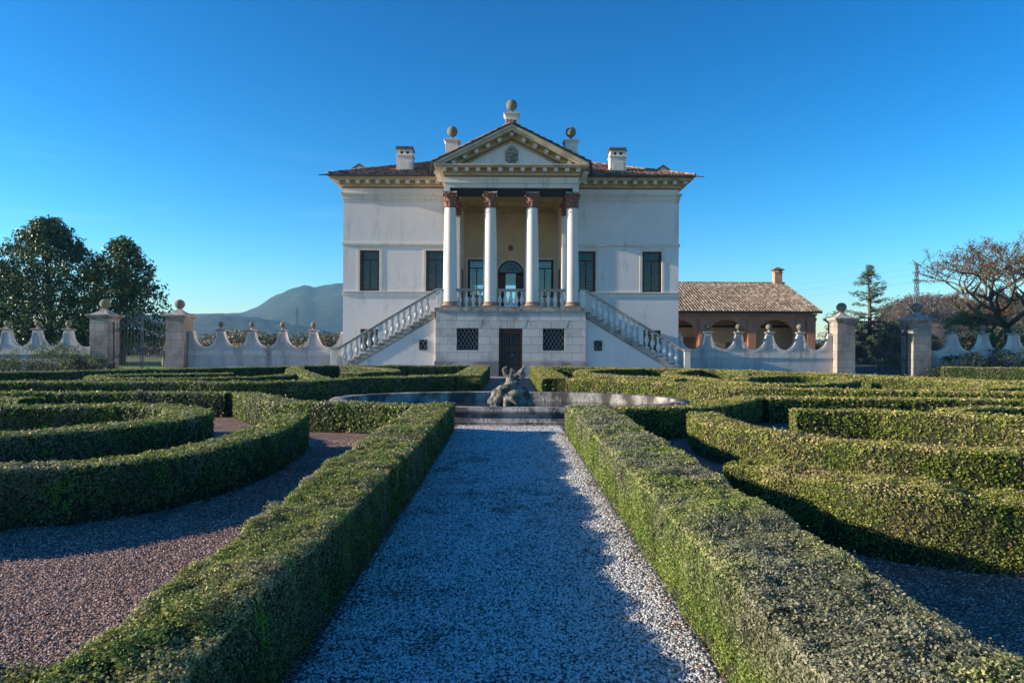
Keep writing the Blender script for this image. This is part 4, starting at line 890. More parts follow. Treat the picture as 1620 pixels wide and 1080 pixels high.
# twin staircases
SY0, SY1 = YP+.28, YF-.0
RUN, RISE, NS = .30, .18, 17
for s in (-1,1):
    sx = lambda d: X(s*(3.80+d))
    mb = MB(); top = ZF-.002
    P = [(sx(0),0),(sx(0),top-.55)]; P += [(sx(NS*RUN), top-.55-NS*RISE+.0)]
    zb = top-.55-NS*RISE; P = [(sx(0),0),(sx(0),top-.50),(sx(NS*RUN*.965),.02),(sx(NS*RUN*.965),0)]
    if s > 0: P = P[::-1]
    mb.prism_y(P[::-1], SY0, SY1-.01); st = mb.build('staircase', M['plaster'], vl)
    mb = MB(); Q = []
    x = 0; z = top; Q.append((sx(.07),z))
    for i in range(NS+2):
        Q.append((sx((i)*RUN+.0 if i else .07), z)); 
        z2 = z-RISE
        if z2 < 0: break
        Q.append((sx(i*RUN+(.0 if i else .07)), z2)); Q.append((sx((i+1)*RUN), z2)); z = z2
    # clean list
    Q2 = []; 
    for q in Q:
        if not Q2 or (abs(q[0]-Q2[-1][0]) > 1e-5 or abs(q[1]-Q2[-1][1]) > 1e-5): Q2.append(q)
    endx = Q2[-1][0]
    low = [(endx,0.0),(sx(NS*RUN*.93),.001),(sx(.07),top-.42)]
    xs = []; 
    # build steps as separate blocks down to the sloping string
    for i in range(NS+1):
        xa, xb = i*RUN, (i+1)*RUN; 
        if i == 0: xa = .07
        zt = top-RISE*(i+1)
        if zt <= .02: break
        f = lambda d: max(0.0, (top-.45)-d*RISE/RUN-.02)
        pl = [(sx(xa),f(xa)),(sx(xb),f(xb)),(sx(xb),zt),(sx(xa),zt)]
        if s < 0: pl = pl[::-1]
        pl = pl[::-1] if False else pl
        mb.prism_y(pl, SY0-.05, SY1-.012)
        # nosing
        pn = [(sx(xa),zt-.045),(sx(xb+.03),zt-.045),(sx(xb+.03),zt-.0),(sx(xa),zt-.0)]
        mb.prism_y(pn if s > 0 else pn[::-1], SY0-.075, SY0-.052)
    mb.build('steps', M['stone'], st, bevel=.006)
    # handrail
    yc = SY0+.08; zr = lambda d: 4.44-d*RISE/RUN
    mb = MB()
    for (hw, t0, t1) in ((.13,-.07,0),(.10,-.14,-.07)):
        d0, d1 = .0, NS*RUN-.1
        pl = [(sx(d0),zr(d0)+t0),(sx(d1),zr(d1)+t0),(sx(d1),zr(d1)+t1),(sx(d0),zr(d0)+t1)]
        mb.prism_y(pl if s > 0 else pl[::-1], yc-hw, yc+hw)
    zb = zr(NS*RUN-.1)
    mb.box(*sorted((sx(NS*RUN-.1),sx(NS*RUN+.32))), yc-.17, yc+.17, zb-.12, zb-.02)
    mb.box(*sorted((sx(.0),sx(-.30))), yc-.13, yc+.13, 4.37, 4.44)
    mb.build('handrail', M['rail'], st, bevel=.01)
    mb = MB(); mb.box(*sorted((sx(NS*RUN-.05),sx(NS*RUN+.27))), yc-.14, yc+.14, 0, zb-.12); mb.build('newel', M['plaster_trim'], st, bevel=.01)
    mb = MB(); mb.box(*sorted((sx(.0),sx(-.26))), yc-.11, yc+.11, ZF, 4.37); mb.build('newel', M['baluster'], st, bevel=.01)
    for i in range(1, NS-0):
        d = (i+.5)*RUN; zt = top-RISE*(i+1); hb = zr(d)-.15-zt
        if d > NS*RUN-.2: continue
        if i == 9:
            mb = MB(); pl = [(sx(d-.12),zt),(sx(d+.12),zt),(sx(d+.12),zr(d+.12)-.142),(sx(d-.12),zr(d-.12)-.142)]
            mb.prism_y(pl if s > 0 else pl[::-1], yc-.10, yc+.10); mb.build('pier', M['baluster'], st, bevel=.006)
        else: baluster(sx(d), yc, zt, hb, st)
    grille(X(s*4.46), 1.31, 1.83, .40, SY0-.03, dp=.012)
# paler see-through glimpses come from the rear openings

# ------------------------------------------------------------------ garden walls with scalloped tops
def scallop_z(x, pegs, half=.20, lo=1.38, hi=2.27):
    dmin = min(abs(x-p) for p in pegs); sp = 1.69/2-half; t = min(1.0, max(0.0, (dmin-half)/sp))
    if dmin <= half: return hi
    return hi-(hi-lo)*math.sqrt(max(0, 1-(1-t)**2))**1.0 if False else lo+(hi-lo)*(1-math.sqrt(max(0.0, 1-(1-t)**2.0)))
def garden_wall(x0, x1, pegs, label, ballmat):
    y0, y1 = YF+.10, YF+.40; ww = thing('garden_wall', label, 'wall', ((x0+x1)/2, y0, 0), 'scalloped garden walls')
    lim0, lim1 = min(x0,x1), max(x0,x1)
    mb = MB(); mb.box(lim0, lim1, y0, y1, 0, .94); n = int((lim1-lim0)/.045); xs = [lim0+(lim1-lim0)*i/n for i in range(n+1)]; zc = [scallop_z(x, pegs) for x in xs]
    mb.ribbon(xs, [1.20]*len(xs), [max(1.21, z-.10) for z in zc], y0+.03, y1-.03); mb.build('wall_body', M['wall_plaster'], ww)
    mb = MB(); mb.box(lim0, lim1, y0-.05, y1+.05, .94, 1.22)
    # capping that follows the curve, drawn as short thick segments
    zlo = []
    for i, x in enumerate(xs):
        a = zc[max(0,i-1)]; b = zc[min(len(xs)-1,i+1)]; sl = abs(b-a)/max(1e-6,(xs[min(len(xs)-1,i+1)]-xs[max(0,i-1)])); zlo.append(max(1.215, zc[i]-.13*math.sqrt(1+min(sl,3.5)**2)))
    mb.ribbon(xs, zlo, zc, y0-.02, y1+.02); mb.build('wall_cap', M['wall_cap'], ww)
    for p in pegs:
        if not (lim0+.1 < p < lim1-.1): continue
        yc = (y0+y1)/2; mb = MB(); mb.sqlathe([(.23,0),(.27,.03),(.27,.07),(.20,.09)], p, yc, 2.272); mb.lathe([(.13,.09),(.10,.11),(.06,.16),(.055,.20),(.08,.22)], p, yc, 2.272, 12)
        pf = mb.build('finial_base', M['stone'], ww); mb = MB(); mb.ball(p, yc, 2.272+.21+.155, .165, 20, 14); mb.build('ball_finial', ballmat, pf, smooth=True)
def pegs(s, a): return [X(s*v) for v in a]
PI_ = [9.14,10.83,12.52,14.21,15.90,17.59]; PO = [24.3,25.99,27.68,29.37,31.06,32.75,34.44]
garden_wall(X(-17.66), X(-9.18), pegs(-1,PI_), 'pale scalloped garden wall between the left gate and the villa, stone balls on its points', M['dark_ball'])
garden_wall(X(9.18), X(17.66), pegs(1,PI_), 'blue-shaded scalloped garden wall between the villa and the right gate', M['dark_ball'])
garden_wall(X(-34.2), X(-22.75), pegs(-1,PO), 'scalloped garden wall left of the left gate, magnolia trees rising behind', M['lichen'])
garden_wall(X(22.75), X(34.2), pegs(1,PO), 'scalloped garden wall right of the right gate, bare tree rising behind', M['dark_ball'])
def gate_pillar(cx, label, ballmat):
    t = thing('gate_pillar', label, 'pillar', (cx, YF+.17, 0), 'gate pillars topped with stone balls'); yc = YF+.17
    mb = MB(); mb.box(cx-.49, cx+.49, yc-.57, yc+.57, 0, 2.86); t1 = mb.build('shaft', M['pillar'], t, bevel=.012)
    mb = MB(); mb.sqlathe([(.50,0),(.52,.05),(.56,.08),(.60,.12),(.66,.17),(.68,.20),(.68,.27)], cx, yc, 2.862, dy=.08)
    mb.sqlathe([(.64,0),(.50,.04),(.36,.10),(.22,.19),(.12,.29),(.09,.36)], cx, yc, 3.134, dy=0); mb.build('cap', M['stone'], t, bevel=.006)
    mb = MB(); mb.ball(cx, yc, 3.134+.34+.25, .265, 28, 18); mb.build('ball_finial', ballmat, t, smooth=True)
gate_pillar(X(-18.16), 'stone gate pillar with ball, right-hand one of the left gate, beside the villa side wall', M['dark_ball'])
gate_pillar(X(-22.27), 'stone gate pillar with ball in front of the magnolias, left-hand one of the left gate', M['lichen'])
gate_pillar(X(18.16), 'stone gate pillar with ball, left-hand one of the right gate, nearest the brick barn', M['dark_ball'])
gate_pillar(X(22.27), 'stone gate pillar with ball beside the bare tree, right-hand one of the right gate', M['dark_ball'])
def gate(s, label, mat):
    cx = X(s*20.215); y = YF+.15; g = thing('iron_gate', label, 'gate', (cx,y,0), 'wrought iron gates between the pillars')
    for side in (-1,1):
        mb = MB(); xo, xi = cx+side*1.555, cx+side*.03
        wave = lambda t, b, amp: b+amp*(3*t*t-2*t**3)-.13*math.sin(PI*min(1,t*2.2))*(1 if t < .4545 else 0)
        tops = lambda t: 2.72+.0*t+.62*max(0,t-.45)**1.1
        mb.box(*sorted((xo,xo-side*.05)), y-.025, y+.025, .06, 2.75); mb.box(*sorted((xi,xi+side*.05)), y-.025, y+.025, .06, 3.05)
        mb.box(*sorted((xo,xi)), y-.02, y+.02, .12, .18)
        nb = 8
        for i in range(1, nb):
            t = i/nb; x = xo+(xi-xo)*t; zt = wave(t,2.38,.62)+.36; mb.tube((x,y,.1),(x,y,zt), .013, .013, 5); mb.tube((x,y,zt),(x,y,zt+.12), .026, .002, 5)
        for i in range(nb*2):
            if i % 2 == 0:
                t = (i+1)/(nb*2); x = xo+(xi-xo)*t; zt = wave(t,.92,.42)+.22; mb.tube((x,y,.1),(x,y,zt), .010, .010, 5); mb.tube((x,y,zt),(x,y,zt+.09), .022, .002, 5)
        for base, amp in ((2.38,.62),(2.30,.62),(.92,.42),(.84,.42)):
            pts = [(xo+(xi-xo)*t, y, wave(t,base,amp)) for t in [j/16 for j in range(17)]]; mb.path(pts, .018, 5)
        for (t, z, r) in ((.22,2.36,.10),(.62,2.62,.10),(.84,2.9,.12),(.2,.9,.08),(.6,1.08,.08),(.86,1.25,.13)):   # scrolls
            x = xo+(xi-xo)*t; pts = [(x+r*(1-j/20)*math.cos(j*.75), y-.02, z+r*(1-j/20)*math.sin(j*.75)) for j in range(18)]; mb.path(pts, .014, 5)
        mb.build('gate_leaf', mat, g)
    mb = MB(); mb.tube((cx,y,3.0),(cx,y,3.45),.02,.004,6)
    for r, z in ((.16,3.05),(.12,1.2)):
        for sg in (-1,1):
            pts = [(cx+sg*(.05+r*(1-j/20)*math.cos(j*.7)), y-.03, z+r*(1-j/20)*math.sin(j*.7)) for j in range(18)]; mb.path(pts, .018, 5)
    mb.build('gate_crest', mat, g)
gate(-1, 'closed wrought iron double gate left of the villa with wavy scrolled rails', M['grey_iron'])
gate(1, 'closed wrought iron double gate right of the villa, dark against the cedar', M['iron'])

# ------------------------------------------------------------------ brick barn (barchessa)
BY, BRG, BYE = 60.5, 68.5, 76.5; bn = thing('brick_barn', 'long low brick arcaded outbuilding with pale tiled roof beside the villa', 'barn', (18, BY, 0))
arx = [(23.25,1.62,.0),(19.0,1.62,0),(14.75,1.62,0),(10.5,1.62,0)]
mb = MB(); xL, xR = 6.0, 26.7
AZ, RZb = 2.55, 1.3
hl = [(cx-r,cx+r,0,AZ+RZb+.02) for cx,r,_ in arx]+[(6.4,8.0,0,3.9)]
holes_wall(mb, xL, xR, 0, 4.42, BY, BY+.5, hl)
for cx, r, _ in arx: arch_fill(mb, cx, r, AZ, AZ+RZb+.02, BY, BY+.5, 18, RZb)
mb.box(xR-.5, xR, BY+.5, BYE, 0, 4.42); mb.prism_y([(0,0)]*3, 0, 0) if False else None
mb.add([(xR-.5,BY+.5,4.42),(xR-.5,BYE,4.42),(xR-.5,BRG,7.4),(xR,BY+.5,4.42),(xR,BYE,4.42),(xR,BRG,7.4)], [(0,1,2),(5,4,3),(0,2,5,3),(2,1,4,5)])
mb.build('wall', M['brick'], bn)
mb = MB()
for x in (8.6,12.62,16.87,21.12,25.3,26.25): mb.box(x-.36, x+.36, BY-.14, BY-.002, 0, 3.75); mb.box(x-.42, x+.42, BY-.19, BY-.002, 3.75, 3.9); mb.box(x-.46, x+.46, BY-.22, BY-.002, 3.9, 4.02)
mb.box(xL, xR+.05, BY-.16, BY-.003, 4.25, 4.42)
mb.build('pier', M['brick'], bn, bevel=.01)
mb = MB(); holes_wall(mb, xL, xR-.55, 0, 5.3, BY+3.0, BY+3.2, [(15.9,17.3,0,2.4),(19.8,21.2,0,1.9),(11.5,12.8,0,2.2)]); mb.build('arcade_wall', M['tan_wall'], bn)
mb = MB(); mb.box(xL, xR-.55, BY+3.25, BY+3.4, 0, 5.3); mb.build('arcade_doors', M['redline'], bn)
mb = MB()
for x in (8.6,12.62,16.87,21.12,25.3): mb.box(x-.12, x+.12, BY+.5, BY+3.0, 3.3, 3.5)
mb.box(xL, xR-.6, BY+2.8, BY+3.0, 3.25, 3.45); mb.build('ceiling_beam', M['bark'], bn)
bs = (7.62-4.42)/(BRG-BY+.5); cb, sb_ = vslope(bs)
mb = MB()
mb.add([(xL,BY-.5,4.42),(xR+.35,BY-.5,4.42),(xR+.35,BRG,7.62),(xL,BRG,7.62),(xR+.35,BYE+.5,4.42),(xL,BYE+.5,4.42),
        (xL,BY-.5,4.50),(xR+.35,BY-.5,4.50),(xR+.35,BRG,7.70),(xL,BRG,7.70),(xR+.35,BYE+.5,4.50),(xL,BYE+.5,4.50)],
       [(3,2,1,0),(2,3,5,4),(6,7,8,9),(8,10,11,9),(0,1,7,6),(1,2,8,7),(2,4,10,8),(4,5,11,10),(0,6,9,3),(3,9,11,5)])
mb.build('roof_deck', M['bark'], bn)
mb = MB(); tile_field(mb, (xL,BY-.5,4.52), (1,0,0), (0,cb,sb_), (0,-sb_,cb), (3.0,xR+.4-xL), (BRG-BY+.5)/cb-.1, lambda a,b: True, sp=.27, row=.42, r=.12, seg=4)
for i in range(48): mb.r = random.random(); mb.tube((xL+i*.44,BRG,7.76),(xL+(i+1.05)*.44,BRG,7.75), .15,.12, 7)
mb.build('roof', M['tile_pale'], bn)
mb = MB(); cx = 26.35; cy = BRG-.2; mb.box(cx-.36, cx+.36, cy-.3, cy+.3, 7.0, 8.75); mb.box(cx-.42, cx+.42, cy-.36, cy+.36, 8.75, 8.85)
for q in (-1,1):
    for w_ in (-1,1): mb.box(*sorted((cx+q*.36,cx+q*.22)), *sorted((cy+w_*.3,cy+w_*.18)), 8.85, 9.0)
chn = mb.build('chimney', M['brick'], bn); mb = MB(); mb.r = .3; mb.sqlathe([(.52,0),(.55,.05),(.05,.35)], cx, cy, 9.0, dy=-.04); mb.build('chimney_cap', M['tile'], chn)

# ------------------------------------------------------------------ trees and shrubs
def crown(name, clumps, per, crad, lsize, mat, parent=None, org=(0,0,0), up=.2, label=None):
    C = np.array(clumps, float); n = len(C); k = rng.integers(0, n, per*n)
    d = unit(rng.normal(size=(len(k),3))); r = crad*C[k,3]*rng.uniform(.15, 1, len(k))**.5
    P = C[k,:3]+d*r[:,None]*np.array([1,1,.75]); Nv = d+np.array([0,0,up])
    V, Q = leaves(P, Nv, lsize*rng.uniform(.6,1.3,len(k)), .7, .5)
    R = np.clip(.35+.25*d[:,2]+rng.normal(size=len(k))*.25, 0, 1)
    return np_mesh(name, V, Q, [mat], np.repeat(R,4), org=org, parent=parent)
def crown_points(n, cx, cy, z0, z1, rfun, inner=.35):
    out = []
    while len(out) < n:
        z = random.uniform(z0, z1); R = rfun((z-z0)/(z1-z0)); a = random.uniform(0, 2*PI); r = R*math.sqrt(random.uniform(inner**2, 1))
        R2 = r*(1+.14*math.sin(3*a+z*1.3)+.12*math.sin(5*a-z*2.1))
        out.append((cx+R2*math.cos(a), cy+R2*math.sin(a), z, random.uniform(.7,1.3)))
    return out
def trunk_and_limbs(mb, cx, cy, z0, z1, r, pts, nl=26):
    prev = (cx, cy, z0)
    for i in range(1, 9):
        t = i/8; p = (cx+.15*math.sin(t*5), cy+.12*math.sin(t*4), z0+(z1-z0)*t); mb.tube(prev, p, r*(1-t*.8+.1), r*(1-t*.9), 7); prev = p
    for q in random.sample(pts, min(nl, len(pts))):
        zb = z0+(q[2]-z0)*random.uniform(.45,.8); a = Vector((cx,cy,zb)); b = Vector(q[:3]); m = a.lerp(b,.5)+Vector((0,0,.15)); mb.tube(a, m, r*.3, r*.2, 5); mb.tube(m, b, r*.2, r*.06, 5)
def leafy_tree(name, cx, cy, z0, z1, rfun, n, per, crad, ls, mat, label, cat='tree', group=None, tr=.25, zt=0, bark='bark', inner=.35):
    t = thing(name, label, cat, (cx,cy,zt), group); pts = crown_points(n, cx, cy, z0, z1, rfun, inner)
    mb = MB(); trunk_and_limbs(mb, cx, cy, zt, z1-.3, tr, pts); mb.build('trunk', M[bark], t, smooth=True)
    crown('crown', pts, per, crad, ls, mat, t, (cx,cy,zt)); return t
mag = lambda pk: (lambda t: pk*(1-.93*t**1.9)**.8*(.8+.35*math.sin(t*PI)))
leafy_tree('magnolia_tree', -34.5, 52, .8, 10.6, lambda t: float(np.interp(t, [0,.3,.6,.72,.82,.9,1], [5.4,5.6,5.2,3.9,2.4,1.5,.5])), 1000, 38, .62, .25, M['magnolia'], 'tallest dark glossy magnolia at the left edge, peak above the far left wall', group='dark magnolias behind the left wall', inner=.2)
leafy_tree('magnolia_tree', -28.1, 50.5, 1.0, 9.0, lambda t: float(np.interp(t, [0,.2,.45,.55,.75,.85,1], [3.2,3.5,2.9,2.3,2.2,1.2,.6])), 380, 38, .55, .26, M['magnolia'], 'smaller dark magnolia right of the tallest one, behind the left gate', group='dark magnolias behind the left wall', inner=.1)
leafy_tree('magnolia_tree', -41, 53, .8, 9.0, lambda t: 5.6*(1-t**2)**.7, 480, 34, .65, .28, M['magnolia'], 'dark magnolia cut off by the left edge of the photo, behind the far left wall', group='dark magnolias behind the left wall')
# cedar
def cedar():
    cx, cy = 31.6, 61.0; t = thing('cedar_tree', 'thin dark cedar with drooping layered boughs behind the right gate', 'tree', (cx,cy,0)); mb = MB(); mb.tube((cx,cy,0),(cx+.05,cy,5),.2,.14,8); mb.tube((cx+.05,cy,5),(cx-.15,cy,8.6),.14,.03,7)
    P = []; z = .8
    while z < 8.7:
        tt = (z-1)/8; nb = 3 if 3.9 < z < 7.8 else 7
        if 4.7 < z < 5.2 or 6.5 < z < 6.9: nb = 1
        for q in range(nb):
            a = random.uniform(0, 2*PI); L = (2.7*(1-max(0,tt))+.45)*random.uniform(.55,1.1)
            if z > 8: L *= .55
            if z < 4: L = random.uniform(1.6, 3.4)
            base = Vector((cx,cy,z)); end = base+Vector((math.cos(a)*L, math.sin(a)*L, L*.28*(1 if z > 4 else .05))); mb.tube(base, end, .05, .012, 5)
            for k in range(int(L*10)):
                f = random.uniform(.25, 1.05); p = base.lerp(end, f); P.append((p.x+random.uniform(-.22,.22)*f, p.y+random.uniform(-.3,.3)*f, p.z-random.uniform(-.05,.28)*f, random.uniform(.6,1.2)))
        z += .27
    mb.build('trunk', M['bark'], t, smooth=True); crown('crown', P, 18, .22, .10, M['conifer'], t, (cx,cy,0), up=.5)
cedar()
# bare oak-like tree with a few brown leaves
def bare_tree(cx, cy, z0, h, label, seed, spread=1.0, leafn=5, mat='brown_leaf', group=None, depth=6, r0=.36, name='bare_tree', bark='bark_pale', lsz=.13):
    rs = random.Random(seed); t = thing(name, label, 'tree', (cx,cy,z0), group); mb = MB(); tips = []
    def grow(p, d, L, r, lv):
        q = p
        for i in range(3):
            d2 = (d+Vector((rs.uniform(-.28,.28), rs.uniform(-.28,.28), rs.uniform(-.14,.20)))).normalized(); e = q+d2*L/3; mb.tube(q, e, r*(1-.12*i), r*(1-.12*(i+1)), 6 if lv < 3 else 4); q = e; d = d2
            if lv >= depth-2: tips.append(tuple(q)+(1.0,))
        if lv >= depth: tips.append(tuple(q)+(1.0,)); return
        for c_ in range(2 if lv else 4):
            ang = rs.uniform(0, 2*PI); side = Vector((math.cos(ang), math.sin(ang), 0)); nd = (d*(.62 if lv else .55)+side*(.75 if lv else .95)*spread+Vector((0,0,.16))).normalized()
            grow(q, nd, L*rs.uniform(.70,.88), r*(.62 if lv else .55), lv+1)
        if rs.random() < .5: grow(q, (d+Vector((rs.uniform(-.3,.3),rs.uniform(-.3,.3),.1))).normalized(), L*.75, r*.6, lv+1)
    grow(Vector((cx,cy,z0)), Vector((.05,0,1)), h*.26, r0, 0)
    mb.build('trunk', M[bark], t, smooth=True)
    crown('crown', tips, leafn, .30, lsz, M[mat], t, (cx,cy,z0)); return t
bare_tree(34.0, 47.5, 0, 11.6, 'big spreading bare tree with some brown leaves behind the far right wall', 5, 1.3, 4, depth=6, lsz=.12)
bare_tree(37.5, 55, 0, 7.5, 'second half-bare tree at the right photo edge behind the spreading one', 9, 1.0, 3, 'brown_leaf')
# bushes
def bush(cx, cy, w, h, mat, label, ls=.09, per=26, n=60, group=None, name='bush', cr=.3, d=None):
    pts = []
    while len(pts) < n:
        a = random.uniform(0,2*PI); r = math.sqrt(random.random()); z = random.uniform(.05,1)
        if r*r+z*z*.9 < 1.05: pts.append((cx+w*.5*r*math.cos(a), cy+(d or w)*.5*r*math.sin(a), z*h, random.uniform(.7,1.3)))
    t = thing(name, label, 'shrub', (cx,cy,0), group); mb = MB()
    for q in random.sample(pts, 12): mb.tube((cx+(q[0]-cx)*.2,cy+(q[1]-cy)*.2,0), q[:3], .03, .01, 4)
    mb.build('stem', M['bark'], t); crown('foliage', pts, per, cr, ls, mat, t, (cx,cy,0)); return t
# planting in front of the outer walls
G1 = 'shrubs in front of the far left wall'
bush(-27.6, 35.6, 3.2, 1.25, M['bush'], 'bright green leafy shrub at the left photo edge below the scalloped wall', .11, 34, 60, G1, cr=.28)
bush(-25.4, 35.0, 2.6, 1.05, M['bush'], 'light green shrub in front of the dark rosemary mound, left wall', .10, 24, 40, G1, cr=.26)
bush(-24.6, 36.8, 4.0, 1.55, M['rosemary'], 'dark grey-green mound of rosemary against the far left wall', .09, 60, 80, G1, cr=.32)
bush(-21.9, 36.0, 2.9, .95, M['rosemary'], 'low dark grey-green mound beside the left gate pillar', .09, 60, 70, G1, cr=.26)
bush(-28.6, 37.2, 3.0, 1.6, M['bush_dark'], 'dark shrub behind the bright green one at the left photo edge', .1, 40, 60, G1)
G2 = 'shrubs in front of the far right wall'
for i, (x, y, w, h, l) in enumerate(((24.2,36.9,2.8,1.25,'dark shrub beside the right-hand pillar of the right gate'),(26.4,37.0,3.2,1.45,'tallest dark shrub, middle of the row under the far right wall'),(29.0,36.8,3.2,1.3,'dark shrub at the right photo edge under the scalloped wall'),(22.7,35.6,1.8,.6,'low dark mound at the foot of the right gate pillar'))):
    bush(x, y, w, h, M['bush_dark'], l, .1, 50, 70, G2)
# greenery behind the right wall
G3 = 'bushes behind the far right wall'
for x, y, w, h, m, l in ((25.6,44,3.4,3.0,'tan_leaf','tan withered bush behind the wall just right of the right gate'),(30.2,45.5,4.4,3.9,'bush','yellow-green bush behind the wall under the bare tree'),(35.0,46.5,4.0,3.4,'bush','green bush at the right photo edge behind the wall'),(27.9,50,3.2,3.4,'brown_leaf','reddish brown bush between the tan and the green ones')):
    bush(x, y, w, h, M[m], l, .13, 60, 130, G3, cr=.42)
bush(27.9, 60, 2.0, 4.6, M['bush'], 'tall green shrub against the right end of the brick barn', .14, 50, 90, cr=.4)
bush(33.4, 66, 5.5, 3.6, M['conifer'], 'wide grey-green bush below the cedar behind the right gate', .14, 60, 120, cr=.5)
bush(28.3, 64, 4.0, 1.8, M['tan_leaf'], 'low tan shrub seen through the right gate', .14, 60, 70, cr=.4)
# left field beyond the wall: dark scrub line and tan reeds
def strip(name, n, xr, yr, h, ls, mat, label, cat, lean=.0, seed=0, asp=.12):
    x = rng.uniform(*xr, n); y = rng.uniform(*yr, n); hh = h*(.65+.35*nz(np.c_[x,y,x*0], .25, seed))*rng.uniform(.35,1.05,n)
    P = np.c_[x, y, hh*rng.uniform(.2,1,n)]; V, Q = leaves(P, np.c_[rng.normal(size=n)*.5, -np.ones(n), rng.normal(size=n)*.2], ls*rng.uniform(.7,1.5,n), .5, .5)
    return tag(np_mesh(name, V, Q, [M[mat]], np.repeat(np.clip(rng.normal(.5,.25,n),0,1),4), org=((xr[0]+xr[1])/2,(yr[0]+yr[1])/2,0)), label, cat, kind='stuff')
strip('reeds', 26000, (-46,-15), (80,84), 2.1, .22, 'tan_leaf', 'band of tan dry reeds in the field behind the left garden wall', 'reeds', seed=1)
strip('scrub', 30000, (-75,-18), (100,106), 4.0, .42, 'twig', 'dark line of leafless scrub behind the tan reeds', 'scrub', seed=4)
strip('scrub', 9000, (-24,-10), (60,62), 1.9, .16, 'bush_dark', 'patchy low green bushes just behind the left garden wall', 'scrub', seed=8)
strip('scrub', 26000, (28,90), (95,110), 3.5, .4, 'brown_leaf', 'brown winter scrub beyond the right gate', 'scrub', seed=6)
sheet('lawn', -34, -20, 42, 56, .0, simple('bright_lawn', (.10,.19,.03), (.18,.28,.05), 3, .9))
# stone objects beyond the left gate
for x, l in ((-23.3,'small stone garden statue on the lawn seen through the left gate, left one'),(-20.6,'small stone garden statue on the lawn seen through the left gate, right one')):
    sculpt('garden_statue', [(0,0,.25,.16,.16,.25,0),(0,0,.7,.13,.10,.26,0),(0,0,1.05,.16,.09,.14,0),(0,0,1.32,.08,.09,.10,0)], [[(-.15,0,1.1,.05),(-.2,-.05,.9,.045),(-.1,-.12,.82,.04)],[(.15,0,1.1,.05),(.2,-.03,.88,.045),(.2,-.06,.7,.04)]], M['stone'], (x, 47, 0), .03, l, 'statue')

# ------------------------------------------------------------------ hills
def hill(name, prof, D, base, depth, mat, seed, amp, n=150, m=40, kind='structure'):
    px = np.linspace(prof[0][0], prof[-1][0], n); py = np.interp(px, [p[0] for p in prof], [p[1] for p in prof])
    V = []; 
    for j in range(m):
        t = j/(m-1)*2-1; d = D+t*depth; f = max(0, math.cos(t*PI/2))**.9
        yl = py-(px-805)*.0048
        X_ = (px-805)/F*d; Z_ = ((545-yl)*D/F+H)*f-1
        P = np.c_[X_, np.full(n, d), Z_]; P[:,2] += amp*nz(P, 6.0/D*3, seed)*f*(1-abs(t))**.0*(.0 if abs(t) < .02 else 1)*.6+amp*.25*nz(P, 60.0/D*2, seed+2)*f
        V.append(P)
    V = np.vstack(V); i, j = np.meshgrid(np.arange(m-1), np.arange(n-1), indexing='ij'); i = i.ravel(); j = j.ravel()
    Q = np.c_[i*n+j, i*n+j+1, (i+1)*n+j+1, (i+1)*n+j]
    return tag(np_mesh(name, V, Q, [mat], np.full(len(V),.5), smooth=True), kind=kind)
def forest_mat(name, a, b, c, sc1, sc2, cliff=None):
    m, nt = new_mat(name); p = pos(nt)
    col = ramp(nt, [(.3,a),(.5,b),(.72,c)], noise(nt, p, sc1, 9, .7))
    col = mixc(nt, maprange(nt, noise(nt, p, sc2, 4, .7), .35, .65, 0, .7), col, (a[0]*.5,a[1]*.5,a[2]*.5))
    if cliff: col = mixc(nt, maprange(nt, noise(nt, p, .035, 5, .6), .56, .62), col, cliff)
    finish(nt, col, .95, noise(nt, p, sc2, 6, .7), 1.0, 2.5 if not cliff else .6); return m
M['forest'] = forest_mat('far_wooded_hillside', (.018,.032,.014), (.05,.055,.025), (.06,.09,.03), .012, .05)
M['forest_near'] = forest_mat('near_wooded_hillside', (.07,.055,.035), (.15,.11,.07), (.09,.09,.035), .05, .6, (.36,.25,.15))
hill('hills', [(-400,520),(0,512),(200,505),(313,500),(335,498),(378,498),(395,494),(408,489),(437,472),(467,460),(483,457),(499,459.6),(520,455),(542,451.7),(600,446),(680,455),(800,480),(950,515),(1100,535),(1300,540)], 1900, 0, 700, M['forest'], 3, 14, 200, 44)
hill('hills', [(250,520),(313,502),(345,499),(390,503),(440,510),(500,520),(560,533),(640,545)], 1150, 0, 250, M['forest'], 8, 7, 120, 30)
hill('hills', [(1280,545),(1340,522),(1380,503),(1406,491),(1435,480),(1470,479),(1520,484),(1560,487),(1589,480),(1640,476),(1750,480),(2000,500)], 240, 0, 80, M['forest_near'], 5, 2.2, 140, 40)
# trees on the near right hill: bare crowns along the ridge
def ridge_trees(n=3800):
    px = rng.uniform(1395, 1700, n); d = rng.uniform(190, 262, n)
    ridge = np.interp(px, [1395,1435,1470,1520,1560,1589,1640,1700], [494,480,479,484,487,480,476,478])
    f = np.cos((d-240)/80*PI/2)**.9; z = ((545-(ridge-(px-805)*.0048))*240/F+H)*f-1
    X_ = (px-805)/F*d; keep = nz(np.c_[X_,d,z], .09, 3) > -.35
    P0 = np.c_[X_, d, z][keep]; k = np.repeat(np.arange(len(P0)), 14); P = P0[k]+rng.normal(size=(len(k),3))*np.array([.9,.9,1.0])+np.array([0,0,1.6])
    V, Q = leaves(P, rng.normal(size=P.shape), rng.uniform(.4,1.0,len(P)), .5, .35)
    tag(np_mesh('woodland', V, Q, [M['twig']], np.repeat(rng.uniform(0,1,len(P)),4)), 'leafless brown woodland covering the near hill on the right', 'woodland', kind='stuff')
ridge_trees()
